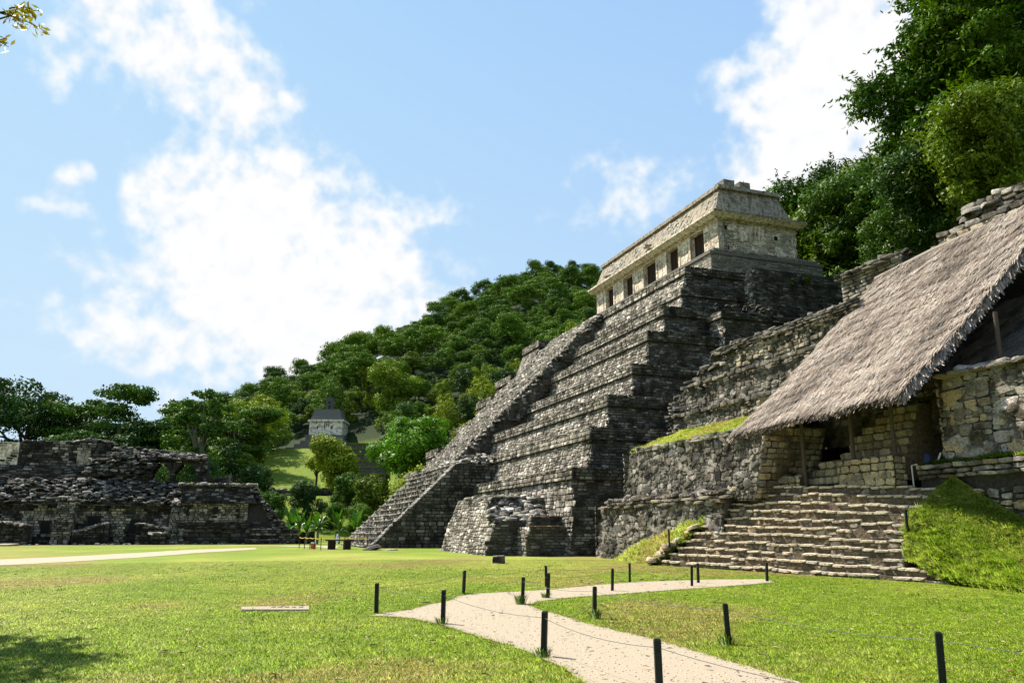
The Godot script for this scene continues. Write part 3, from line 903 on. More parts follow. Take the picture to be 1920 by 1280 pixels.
	for q in [[8.5, 0.26, 0.2], [10.15, 0.24, 0.25], [11.55, 0.4, 0.3]]:
		fill(st, W(-14.6, q[0], 7.97 + (q[0] - 6.9) * 0.09 - q[2]), DF, UP, 17, q[1], -DS, slab.merged({"dep": [0.04, 0.2], "clip": func(uu, _v): return ragged_end.call(uu, q[0] - 6.9)}, true))
	var bright := [Color(0.55, 0.47, 0.34), Color(0.6, 0.53, 0.42), Color(0.42, 0.37, 0.28), Color(0.3, 0.28, 0.24)]
	fill(st, W(-14.5, 10.55, 8.27), DF, UP, 9.5, 0.95, -DS, rub.merged({"pal": bright, "sw": [0.2, 0.6], "skip": 0.45, "dep": [0.06, 0.16]}, true))
	fill(st, W(-14.5, 7.5, 8.0), DF, UP, 9.0, 0.95, -DS, rub.merged({"pal": bright, "sw": [0.2, 0.6], "skip": 0.5, "dep": [0.06, 0.16]}, true))
	heap(st, 320, func():
		var q := rr(0, 1)
		return W(1.7 - 6.6 * q + rr(-0.8, 0.8), 9.5 + 2.5 * q + rr(-0.5, 0.15), rr(8.2, 10.5)), [0.16, 0.4], WALL)
	heap(st, 60, func(): return W(rr(0.6, 2.2), rr(7.4, 9.5), rr(7.8, 8.8)), [0.16, 0.36], WALL)
	heap(st, 90, func(): return W(rr(-14.4, -4.8), 11.98, rr(8.1, 9.5)), [0.1, 0.24], WALL)
	# the broken building at the top
	b = Buf.new()
	cbox(b, -15.0, -11.05, 10.5, 14.0, 10.5, 13.5, core)
	cbox(b, -32, -15.0, 9.0, 13.9, 11.0, 13.5, core)
	part(pf, "summit_building", b, mats.mortar)
	fill(st, W(-15.0, 11.6, 10.48), DF, UP, 3.95, 2.45, -DS, slab.merged({"rh": [0.14, 0.24], "pal": [Color(0.5, 0.46, 0.38), Color(0.42, 0.39, 0.33), Color(0.56, 0.52, 0.44), Color(0.34, 0.31, 0.26)], "dep": [0.02, 0.1]}, true))
	for k in 2:
		fill(st, W(-15.0, 13.95 + 0.17 * k, 10.4), DF, UP, 4.1, 0.17, -DS, slab.merged({"dep": [0.1, 0.4]}, true))
	fill(st, W(-32, 12.5, 11.0), DF, UP, 17.0, 1.4, -DS, slab)
	heap(st, 90, func(): return W(rr(-15, -11.1), 14.3, rr(10.3, 11.4)) if rng.randf() < 0.4 else W(rr(-31, -15), 14.0, rr(10.9, 11.6)), [0.12, 0.3], WALL)
	b = Buf.new()
	b.hexa([W(-32, 13.9, 11.2), W(-32, 13.9, 13.5), W(-16.4, 13.9, 13.5), W(-16.4, 13.9, 11.2), W(-32, 14.7, 11.3), W(-32, 14.7, 13.5), W(-16.5, 14.7, 13.5), W(-16.5, 14.7, 11.3)], core)
	b.hexa([W(-32, 14.7, 11.5), W(-32, 14.7, 13.5), W(-17.5, 14.7, 13.5), W(-17.5, 14.7, 11.5), W(-32, 15.5, 11.9), W(-32, 15.5, 13.5), W(-18.0, 15.5, 13.5), W(-18.0, 15.5, 11.9)], core)
	part(pf, "summit_wall", b, mats.mortar)
	fill(st, W(-32, 13.9, 11.2), DF, UP, 15.6, 0.8, -DS, slab)
	fill(st, W(-32, 14.1, 11.12), DF, UP, 15.2, 0.3, -DS, {"rh": [0.2, 0.3], "sw": [0.4, 0.9], "pal": [Color(0.55, 0.45, 0.3), Color(0.6, 0.52, 0.38)], "dep": [0.03, 0.08], "skip": 0.3})
	fill(st, W(-32, 14.7, 11.5), DF, UP, 14.4, 0.85, -DS, slab)
	heap(st, 90, func(): return W(rr(-31, -17.0), rr(14.7, 15.6), rr(11.4, 12.2)), [0.14, 0.45], WALL)
	fill(st, W(-32, 5.5, 5.4), DF, UP, 18.0, 1.5, -DS, rub)
	commit_stones(pf, st, mats.stone_grey, 300, 9.0)

func right_wall() -> void:
	# the big rough wall right of the shelter, with its grassy ledge
	var rw := thing("rubble_wall", "rough wall of large grey boulders at the right, half in the thatch's shade", "wall")
	var st := []
	var core := Color(0.5, 0.47, 0.42)
	var b := Buf.new()
	b.hexa([W(-31, 0, 3.85), W(-31, 0, 8), W(-21.6, 0, 8), W(-21.6, 0, 3.85), W(-31, 6.75, 4.45), W(-31, 6.75, 8), W(-21.6, 6.75, 8), W(-21.6, 6.75, 4.45)], core)
	part(rw, "wall_core", b, mats.rubble_mortar)
	var v := (W(0, 6.75, 4.45) - W(0, 3.6, 4.17)).normalized()
	var pal := [Color(0.42, 0.39, 0.35), Color(0.33, 0.31, 0.27), Color(0.52, 0.49, 0.44), Color(0.24, 0.22, 0.19), Color(0.56, 0.44, 0.3), Color(0.62, 0.58, 0.53)]
	fill(st, W(-31, 3.7, 4.19), DF, v, 9.4, 3.05, -DS, {"rubble": true, "sw": [0.14, 0.75], "flat": 1.8, "pal": pal, "dep": [0.015, 0.085], "gap": 0.002, "rough": 0.27})
	bed(st, 150, W(-31, 3.7, 4.19), DF, v, 9.2, 2.9, -DS, [0.1, 0.42], pal)
	fill(st, W(-21.6, 3.4, 4.2), DS, UP, 3.2, 3.3, DF, {"rubble": true, "sw": [0.25, 0.6], "pal": pal, "dep": [0.02, 0.08]})
	fill(st, W(-31, 6.65, 4.3), DF, UP, 9.3, 0.16, -DS, {"rh": [0.1, 0.16], "sw": [0.4, 1.0], "pal": pal, "dep": [0.1, 0.34]})
	heap(st, 30, func(): return W(rr(-30, -21.8), 6.85, rr(4.5, 5.4)), [0.2, 0.45], pal)
	commit_stones(rw, st, mats.stone_grey, 240, 9.0, "boulder")
	var lw := thing("ledge_wall", "low stone ledge wall with grass on top, right of the stairway", "wall")
	st = []
	b = Buf.new()
	b.hexa([W(-31, 0, 3.75), W(-31, 0, 4.7), W(-20.9, 0, 4.7), W(-20.9, 0, 3.75), W(-31, 3.85, 3.85), W(-31, 3.85, 4.7), W(-20.9, 3.85, 4.7), W(-20.9, 3.85, 3.85)], core)
	part(lw, "wall_core", b, mats.mortar)
	fill(st, W(-31, 3.35, 3.8), DF, UP, 10.1, 0.5, -DS, {"rh": [0.13, 0.25], "sw": [0.3, 0.9], "pal": pal, "dep": [0.08, 0.2]})
	fill(st, W(-31, 1.4, 3.77), DF, UP, 10.1, 1.6, -DS, {"rubble": true, "sw": [0.2, 0.8], "flat": 1.8, "pal": pal, "dep": [0.02, 0.1], "rough": 0.3})
	commit_stones(lw, st, mats.stone_grey, 150, 9.0, "boulder")

func shelter_ruin() -> void:
	# the tomb entrance below the thatch
	var en := thing("tomb_entrance", "cream stone entrance with a dark doorway under the thatched roof", "ruin")
	var st := []
	var core := Color(0.75, 0.62, 0.42)
	var block := {"rh": [0.13, 0.24], "sw": [0.22, 0.62], "pal": [Color(0.4, 0.33, 0.2), Color(0.3, 0.25, 0.16), Color(0.46, 0.39, 0.26), Color(0.25, 0.22, 0.16), Color(0.34, 0.3, 0.22)], "dep": [0.02, 0.1], "gap": 0.006, "rough": 0.28}
	var b := Buf.new()
	b.hexa([W(-22.4, 1.5, 3.75), W(-22.4, 1.5, 9), W(-11.5, 1.5, 9), W(-11.5, 1.5, 2.0), W(-22.4, 3.0, 3.75), W(-22.4, 3.0, 9), W(-11.5, 3.42, 9), W(-11.5, 3.42, 2.0)], core)
	part(en, "floor", b, mats.stone_core)
	b = Buf.new()
	cbox(b, -13.95, -11.6, 3.4, 7.6, 4.6, 9.0, core)
	part(en, "left_wall", b, mats.mortar)
	fill(st, W(-13.95, 3.45, 4.6), DF, UP, 2.3, 3.6, -DS, block)
	# stepped side of the passage, left
	for k in 6:
		b = Buf.new()
		cbox(b, -15.4 + 0.22 * k, -13.9, 3.4 + 0.36 * k, 3.76 + 0.36 * k, 3.3 + 0.12 * k, 4.7, core)
		part(en, "step", b, mats.stone_core)
		fill(st, W(-15.4 + 0.22 * k, 3.42 + 0.36 * k, 3.3 + 0.12 * k), DF, UP, 1.7, 0.34, -DS, block)
		fill(st, W(-15.4 + 0.22 * k, 3.42 + 0.36 * k, 3.3 + 0.12 * k), DS, UP, 1.3, 0.34, -DF, block)
	b = Buf.new()
	cbox(b, -16.2, -13.9, 3.4, 7.6, 7.5, 9.0, core)
	part(en, "passage_end", b, mats.void_dark)
	b = Buf.new()
	cbox(b, -24.0, -11.6, 6.6, 7.0, 4.9, 9.0, core)
	part(en, "vault", b, mats.mortar)
	# stepped mass right of the doorway
	for k in 9:
		b = Buf.new()
		var a1 := -15.95 - (0.25 * k + (0.45 if k > 2 else 0.0) + (0.3 if k > 6 else 0.0))
		var b0 := 3.25 + 0.14 * k + (0.35 if k > 2 else 0.0)
		cbox(b, -20.3, a1, 3.4 + 0.3 * k, 3.7 + 0.3 * k, b0, 9.0, core)
		part(en, "step", b, mats.stone_core)
		fill(st, W(-20.3, 3.41 + 0.3 * k, b0), DF, UP, a1 + 20.3, 0.28, -DS, block.merged({"rh": [0.27, 0.28], "dep": [0.03, 0.12]}, true))
	# low kerb wall in front
	b = Buf.new()
	cbox(b, -16.3, -13.6, 3.3, 3.72, 2.62, 3.0, core)
	cbox(b, -20.4, -17.7, 3.2, 4.22, 3.25, 3.7, core)
	part(en, "kerb_wall", b, mats.mortar)
	fill(st, W(-16.3, 3.3, 2.62), DF, UP, 2.7, 0.45, -DS, block.merged({"rh": [0.2, 0.24], "sw": [0.25, 0.5]}, true))
	fill(st, W(-20.4, 3.2, 3.25), DS, UP, 0.45, 1.0, -DF, block)
	fill(st, W(-20.4, 3.2, 3.25), DF, UP, 2.7, 1.02, -DS, block.merged({"rh": [0.2, 0.32], "sw": [0.28, 0.62], "pal": [Color(0.5, 0.41, 0.26), Color(0.42, 0.34, 0.21), Color(0.55, 0.46, 0.31), Color(0.34, 0.29, 0.2)]}, true))
	heap(st, 24, func(): return W(rr(-19.5, -13.7), 3.75 if rng.randf() < 0.4 else 4.25, rr(2.75, 3.1)) if false else W(rr(-16.2, -13.7), 3.74, rr(2.7, 2.95)), [0.1, 0.2], CREAM)
	commit_stones(en, st, mats.stone_cream, 300, 8.0, "block")

func stairway() -> void:
	var sw := thing("stone_stairway", "broad flight of rough cream stone steps leading up to the thatched shelter", "stairway")
	var lens := [13.1, 12.4, 10.6, 10.25, 9.9, 9.5, 9.35, 9.45, 9.6, 9.55, 9.2]
	var st := []
	var d2 := Vector2(-12.86, 2.16).normalized()
	var dir := DF * d2.x + DS * d2.y
	var into := dir.cross(UP)
	if into.dot(DS) < 0:
		into = -into
	var edge := FastNoiseLite.new()
	edge.seed = 8; edge.frequency = 0.35
	for k in 11:
		var l := Vector2(-10.73, -0.38).lerp(Vector2(-13.3, 2.1), k / 10.0)
		var n := 14
		var len: float = lens[k]
		var yl := 0.22 + 0.292 * (k + 1)
		var yr := 0.03 + 0.272 * (k + 1)
		var bump := func(t: float) -> float: return edge.get_noise_2d(t * len * 1.6, k * 9.0) * 0.09 + 0.1 * sin(PI * t) * (k / 10.0)
		var at := func(t: float, y: float, inn: float) -> Vector3: return W(l.x, 0, l.y) + dir * (len * t) + UP * y + into * (inn + edge.get_noise_2d(t * len, k * 31.0 + 5.0) * 0.12)
		var sb := Buf.new()
		for j in n:
			var t0 := float(j) / n
			var t1 := float(j + 1) / n
			var h0: float = lerpf(yl, yr, t0) + bump.call(t0)
			var h1: float = lerpf(yl, yr, t1) + bump.call(t1)
			sb.hexa([at.call(t0, h0 - 0.62, 0.05), at.call(t1, h1 - 0.62, 0.05), at.call(t1, h1 - 0.62, 1.0), at.call(t0, h0 - 0.62, 1.0), at.call(t0, h0 - 0.04, 0.05), at.call(t1, h1 - 0.04, 0.05), at.call(t1, h1 - 0.04, 1.0), at.call(t0, h0 - 0.04, 1.0)], Color(0.7, 0.6, 0.46))
		part(sw, "step", sb, mats.stone_core)
		# risers of small rough stones, set back below the overhanging tread slabs
		var row := 0
		for band in [[0.0, 0.1], [0.1, 0.2]]:
			var u := 0.0
			while u < len - 0.06:
				var w := minf(rr(0.14, 0.5), len - u)
				var t := (u + w * 0.5) / len
				var top: float = lerpf(yl, yr, t) + bump.call(t)
				var warm := clampf(1.2 - t * 1.1 + rr(-0.35, 0.35), 0.0, 1.0)
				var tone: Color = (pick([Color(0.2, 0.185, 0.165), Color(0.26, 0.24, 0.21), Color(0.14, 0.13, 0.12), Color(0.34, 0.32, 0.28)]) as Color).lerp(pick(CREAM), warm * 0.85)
				var both: bool = row == 0 and rng.randf() < 0.3
				var y0: float = 0.1 + (band[0] + band[1]) * 0.5
				var hh := 0.046
				if both:
					y0 = 0.2; hh = 0.095
				st.append([at.call(t, top - y0, 0.13), dir * (w * 0.5 - 0.006), UP * hh, -into, rr(0.02, 0.09) + (0.04 if both else 0.0), tone, 0.32])
				u += w
			row += 1
		var u := 0.0
		while u < len - 0.1:
			var w := minf(rr(0.22, 0.7), len - u)
			var t := (u + w * 0.5) / len
			var top: float = lerpf(yl, yr, t) + bump.call(t)
			var warm := clampf(1.4 - t * 0.8 + rr(-0.2, 0.2), 0.0, 1.0)
			var tone: Color = Color(0.4, 0.375, 0.335).lerp((pick(CREAM) as Color).lerp(Color(0.78, 0.68, 0.53), 0.7), warm)  # treads lightened against the risers: sun on their edges is in the tone
			var dip := rr(-0.03, 0.012)
			if rng.randf() < 0.05:
				u += w
				continue
			st.append([at.call(t, top - 0.045 + dip, 0.06), dir * (w * 0.5 - 0.006), UP * rr(0.038, 0.055), -into, rr(0.07, 0.14), tone, 0.25])
			st.append([at.call(t, top - 0.03 + dip, 0.24), dir * (w * 0.5 - 0.006), into * 0.17, UP, 0.03, tone, 0.15])
			u += w
	# tumbled stones beside the left edge
	heap(st, 22, func():
		var q := rr(0, 1)
		return W(-10.2 - 1.6 * q, 0.3 + 1.6 * q, -0.75 + 1.5 * q), [0.14, 0.3], CREAM)
	heap(st, 5, func(): return W(-13.2 + rr(-0.3, 0.3), 3.35, 1.9), [0.3, 0.45], CREAM)
	commit_stones(sw, st, mats.stone_cream, 300, 9.0, "stone")

func thatch() -> void:
	var th := thing("thatched_shelter", "steep grey-brown thatched roof on wooden posts over the tomb entrance", "shelter")
	var e0 := W(-13.45, 5.72, 1.9)
	var e1 := W(-22.4, 5.95, 1.9)
	var r0 := W(-13.6, 13.25, 10.2)
	var r1 := W(-23.2, 13.9, 10.2)
	# rounded ends: the outline of the slope as (along, up)
	var sag := func(s: float, t: float) -> Vector3:
		var ee := e0.lerp(e1, s)
		var re := r0.lerp(r1, s)
		var q := ee.lerp(re, t)
		return q + Vector3.UP * (-0.35 * sin(PI * t) * 0.6 + fnoise.get_noise_2d(s * 60.0, t * 60.0) * 0.12 + 0.12 * sin(PI * minf(s * 6.0, 0.5)) )
	var out := func(s: float, t: float) -> Vector3:
		var du: Vector3 = sag.call(s + 0.01, t) - sag.call(s - 0.01, t)
		var dv: Vector3 = sag.call(s, t + 0.01) - sag.call(s, t - 0.01)
		var m := du.cross(dv).normalized()
		return m if m.y > 0 else -m
	var b := Buf.new()
	var n := 24
	var pts := []
	for j in n + 1:
		for k in n + 1:
			pts.append(sag.call(float(k) / n, float(j) / n))
	for side in 2:
		var s0 := b.p.size()
		for q in pts.size():
			var m: Vector3 = out.call(float(q % (n + 1)) / n, float(q / (n + 1)) / n)
			b.p.append(pts[q] - m * 0.28 * side); b.n.append(m * (1.0 - 2.0 * side)); b.c.append(Color(0.5, 0.5, 0.5))
		for j in n:
			for k in n:
				var s := s0 + j * (n + 1) + k
				var quad := [s, s + n + 2, s + 1, s, s + n + 1, s + n + 2]
				if side == 1:
					quad.reverse()
				for q in quad:
					b.i.append(q)
	for k in n:   # edges
		for ed in [[k, k + 1], [n * (n + 1) + k, n * (n + 1) + k + 1], [k * (n + 1), (k + 1) * (n + 1)], [k * (n + 1) + n, (k + 1) * (n + 1) + n]]:
			var dn := Vector3(0, -0.28, 0)
			b.face([pts[ed[0]], pts[ed[1]], pts[ed[1]] + dn, pts[ed[0]] + dn], Color(0.4, 0.4, 0.4))
	part(th, "thatch", b, mats.thatch)
	# layers of palm fronds
	b = Buf.new()
	var tones := [Color(0.95, 0.9, 0.86), Color(0.75, 0.7, 0.66), Color(0.6, 0.54, 0.5), Color(1.0, 0.97, 0.94), Color(0.85, 0.72, 0.58), Color(0.5, 0.46, 0.43)]
	for k in 46000:
		var s := rr(-0.012, 1.012)
		var t := rr(-0.02, 1.0)
		frond(b, sag.call(s, t), out.call(clampf(s, 0.02, 0.98), clampf(t, 0.02, 0.98)), (e0 - r0).normalized(), rr(0.16, 0.42), rr(0.01, 0.026), 0.02 + 0.055 * (1.0 - fposmod(t * 13.0 + 1.1 * fnoise.get_noise_2d(s * 60.0, 7.0 + t * 12.0), 1.0)) + rr(0.0, 0.05), tones, clampf(1.0 + 0.9 * fnoise.get_noise_2d(s * 70.0, t * 45.0) + 0.5 * fnoise.get_noise_2d(s * 300.0, t * 90.0), 0.5, 1.4))
	part(th, "fronds", b, mats.thatch, "stuff")
	# ragged fringe along the eave and the right-hand verge
	b = Buf.new()
	for k in 2600:
		var s := rr(-0.01, 1.0)
		frond(b, sag.call(s, rr(-0.012, 0.02)) - UP * rr(0.0, 0.16), out.call(0.5, 0.05), ((e0 - r0).normalized() + Vector3(rr(-0.2, 0.2), -rr(0.1, 0.6), rr(-0.2, 0.2))).normalized(), rr(0.15, 0.36), rr(0.02, 0.05), rr(-0.03, 0.05), tones)
	for k in 3000:
		var t := pow(rr(0.0, 1.0), 1.2)
		var clump := 0.5 + 0.5 * fnoise.get_noise_2d(t * 900.0, 3.0)
		frond(b, sag.call(rr(0.975, 1.012), t) - UP * rr(0.0, 0.2), out.call(0.97, 0.5), (-DF * rr(0.1, 0.7) + Vector3(0, -rr(0.5, 1.1), 0) + (e0 - r0).normalized() * rr(0.2, 0.9)).normalized(), rr(0.16, 0.3) + 0.2 * clump, rr(0.02, 0.06), rr(-0.02, 0.04), tones)
	for k in 700:
		var t := rr(0.0, 1.0)
		frond(b, sag.call(rr(-0.01, 0.01), t), out.call(0.02, 0.5), (DF * rr(0.1, 0.6) + Vector3(0, -rr(0.2, 0.6), 0) + (e0 - r0).normalized()).normalized(), rr(0.2, 0.45), rr(0.02, 0.05), rr(-0.02, 0.04), tones)
	part(th, "fringe", b, mats.thatch, "stuff")
	# ridge roll
	b = Buf.new()
	b.tube([r0 + UP * 0.06, r0.lerp(r1, 0.35) + UP * 0.1, r0.lerp(r1, 0.7) + UP * 0.02, r1 + UP * 0.1], [0.14, 0.17, 0.15, 0.17], 8, Color(0.6, 0.58, 0.55))
	part(th, "ridge_roll", b, mats.thatch)
	# posts and rafters
	var legs := [[-14.3, 2.5, 3.3, 5.95], [-16.3, 2.9, 3.5, 6.3], [-18.5, 3.3, 3.9, 6.65], [-20.15, 3.6, 3.1, 6.9], [-23.2, 5.4, 6.8, 8.75]]
	for q in legs:
		b = Buf.new()
		var p0 := W(q[0], q[2] - 0.3, q[1])
		b.tube([p0, p0.lerp(W(q[0] - 0.03, q[3], q[1]), 0.5) + DF * 0.02, W(q[0] - 0.03, q[3], q[1])], [0.085, 0.08, 0.075], 8, Color.WHITE)
		part(th, "post", b, mats.post_wood)
	for k in 8:
		b = Buf.new()
		var s := 0.04 + 0.92 * k / 7.0
		b.tube([sag.call(s, 0.01) - UP * 0.34, sag.call(s, 0.98) - UP * 0.36], [0.06, 0.05], 6, Color.WHITE)
		part(th, "rafter", b, mats.dark_wood)
	b = Buf.new()
	b.tube([sag.call(0.01, 0.05) - UP * 0.42, sag.call(0.5, 0.05) - UP * 0.46, sag.call(0.99, 0.05) - UP * 0.42], [0.07, 0.07, 0.07], 6, Color.WHITE)
	part(th, "eave_beam", b, mats.dark_wood)

func frond(b: Buf, q: Vector3, m: Vector3, down: Vector3, l: float, w: float, lift: float, tones: Array, shade := 1.0) -> void:
	var d := (down + m.cross(down) * rr(-0.45, 0.45) + m * rr(-0.02, 0.16)).normalized()
	var x := d.cross(m).normalized() * w
	var o := q + m * lift
	var s := b.p.size()
	var c: Color = (pick(tones) as Color) * shade
	b.p.append(o - x); b.p.append(o + x); b.p.append(o + d * l + x * 0.35 - m * 0.02); b.p.append(o + d * l - x * 0.35 - m * 0.02)
	var nn := (m + x.normalized() * rr(-0.7, 0.7)).normalized()
	for k in 4:
		b.n.append(nn); b.c.append(c)
	if (b.p[s + 1] - b.p[s]).cross(b.p[s + 2] - b.p[s]).dot(m) > 0:
		for k in [0, 2, 1, 0, 3, 2]:
			b.i.append(s + k)
	else:
		for k in [0, 1, 2, 0, 2, 3]:
			b.i.append(s + k)

# ---------- grassy banks ----------
var banks := []   # [function (s, t) -> point, rough size]

func bank(called: String, label: String, at: Callable, area: float) -> void:
	var b := Buf.new()
	var n := 22
	for j in n + 1:
		for k in n + 1:
			var s := float(k) / n
			var t := float(j) / n
			var q: Vector3 = at.call(s, t)
			var m := ((at.call(s + 0.02, t) - at.call(s - 0.02, t)) as Vector3).cross(at.call(s, t + 0.02) - at.call(s, t - 0.02)).normalized()
			b.p.append(q); b.n.append(m if m.y > 0 else -m); b.c.append(Color.WHITE)
	var up: bool = (b.p[1] - b.p[0]).cross(b.p[n + 1] - b.p[0]).y > 0
	var mid := (b.p[n / 2 * (n + 1) + n / 2 + 1] - b.p[n / 2 * (n + 1) + n / 2]).cross(b.p[(n / 2 + 1) * (n + 1) + n / 2] - b.p[n / 2 * (n + 1) + n / 2])
	up = mid.y > 0
	for j in n:
		for k in n:
			var s := j * (n + 1) + k
			var quad := [s, s + n + 1, s + 1, s + 1, s + n + 1, s + n + 2] if up else [s, s + 1, s + n + 1, s + 1, s + n + 2, s + n + 1]
			for q in quad:
				b.i.append(q)
	struct(called, b, mats.bank_grass, label)
	banks.append([at, area])

func all_banks() -> void:
	bank("grass_bank", "grassy bank rising between the retaining wall and the stairway", func(s: float, t: float) -> Vector3:
		var wall := W(-4.2 - 9.4 * s, 0.28 + 2.95 * s + 0.12 * sin(s * 7.0), 0.72 + 1.0 * s)
		var low := W(-10.3 - 3.0 * s, 0.08 + 3.2 * s, -0.75 + 2.8 * s)
		return wall.lerp(low, t) + UP * (0.28 * sin(PI * t) * (1.0 - s * 0.5) * s + fnoise.get_noise_2d(s * 120.0, t * 60.0) * 0.08 - 0.1 * t * (1.0 - s)), 30.0)
	bank("grass_bank", "steep grassy bank at the right end of the stairway", func(s: float, t: float) -> Vector3:
		var top := W(-22.3 - 9.0 * s, 0.5 + 2.95 * pow(clampf(1.0 - s, 0.0, 1.0), 2.2), 3.72 - 0.1 * s)
		var mid := W(-19.8 - 10.5 * s, 0.3 + 0.65 * pow(clampf(1.0 - s, 0.0, 1.0), 2.0), 1.55 - 0.6 * s)
		var low := W(-24.4 - 8.0 * s, 0.03, 1.7 - 2.6 * s)
		return top * (1.0 - t) * (1.0 - t) + mid * 2.0 * t * (1.0 - t) + low * t * t + UP * (fnoise.get_noise_2d(s * 90.0, t * 90.0) * 0.3 * sin(PI * t) + fnoise.get_noise_2d(s * 300.0, t * 300.0) * 0.06), 45.0)
	bank("grass_strip", "strip of grass on the terrace above the retaining wall", func(s: float, t: float) -> Vector3:
		return W(-3.9 + 5.0 * t - 11.0 * s, 5.72 + 1.9 * t + fnoise.get_noise_2d(s * 90.0, t * 60.0) * 0.12, 1.98 + 6.0 * t), 60.0)
	bank("grass_strip", "strip of grass on the ledge below the boulder wall", func(s: float, t: float) -> Vector3:
		return W(-21.0 - 9.8 * s, 3.86 + 0.08 * t + fnoise.get_noise_2d(s * 90.0, t * 30.0) * 0.04, 3.87 + 0.36 * t), 8.0)

# ---------- the palace ruin on the left ----------
const PR := Vector3(-20.9, 0.0, -80.0)
const PL := Vector3(-0.9592, 0, 0.2827)
const PN := Vector3(0.2827, 0, 0.9592)

var along := 0.7   # how far the part being built is moved along the facade

func P(s: float, y: float, d: float) -> Vector3:
	return PR + PL * (s + along) + UP * y + PN * d

func pbox(b: Buf, s0: float, s1: float, lo: float, hi: float, d0: float, d1: float, lean := 0.0, col := Color.WHITE) -> void:
	b.hexa([P(s0, lo, d1), P(s0, lo, d0), P(s1, lo, d0), P(s1, lo, d1), P(s0, hi, d1 - lean), P(s0, hi, d0), P(s1, hi, d0), P(s1, hi, d1 - lean)], col)

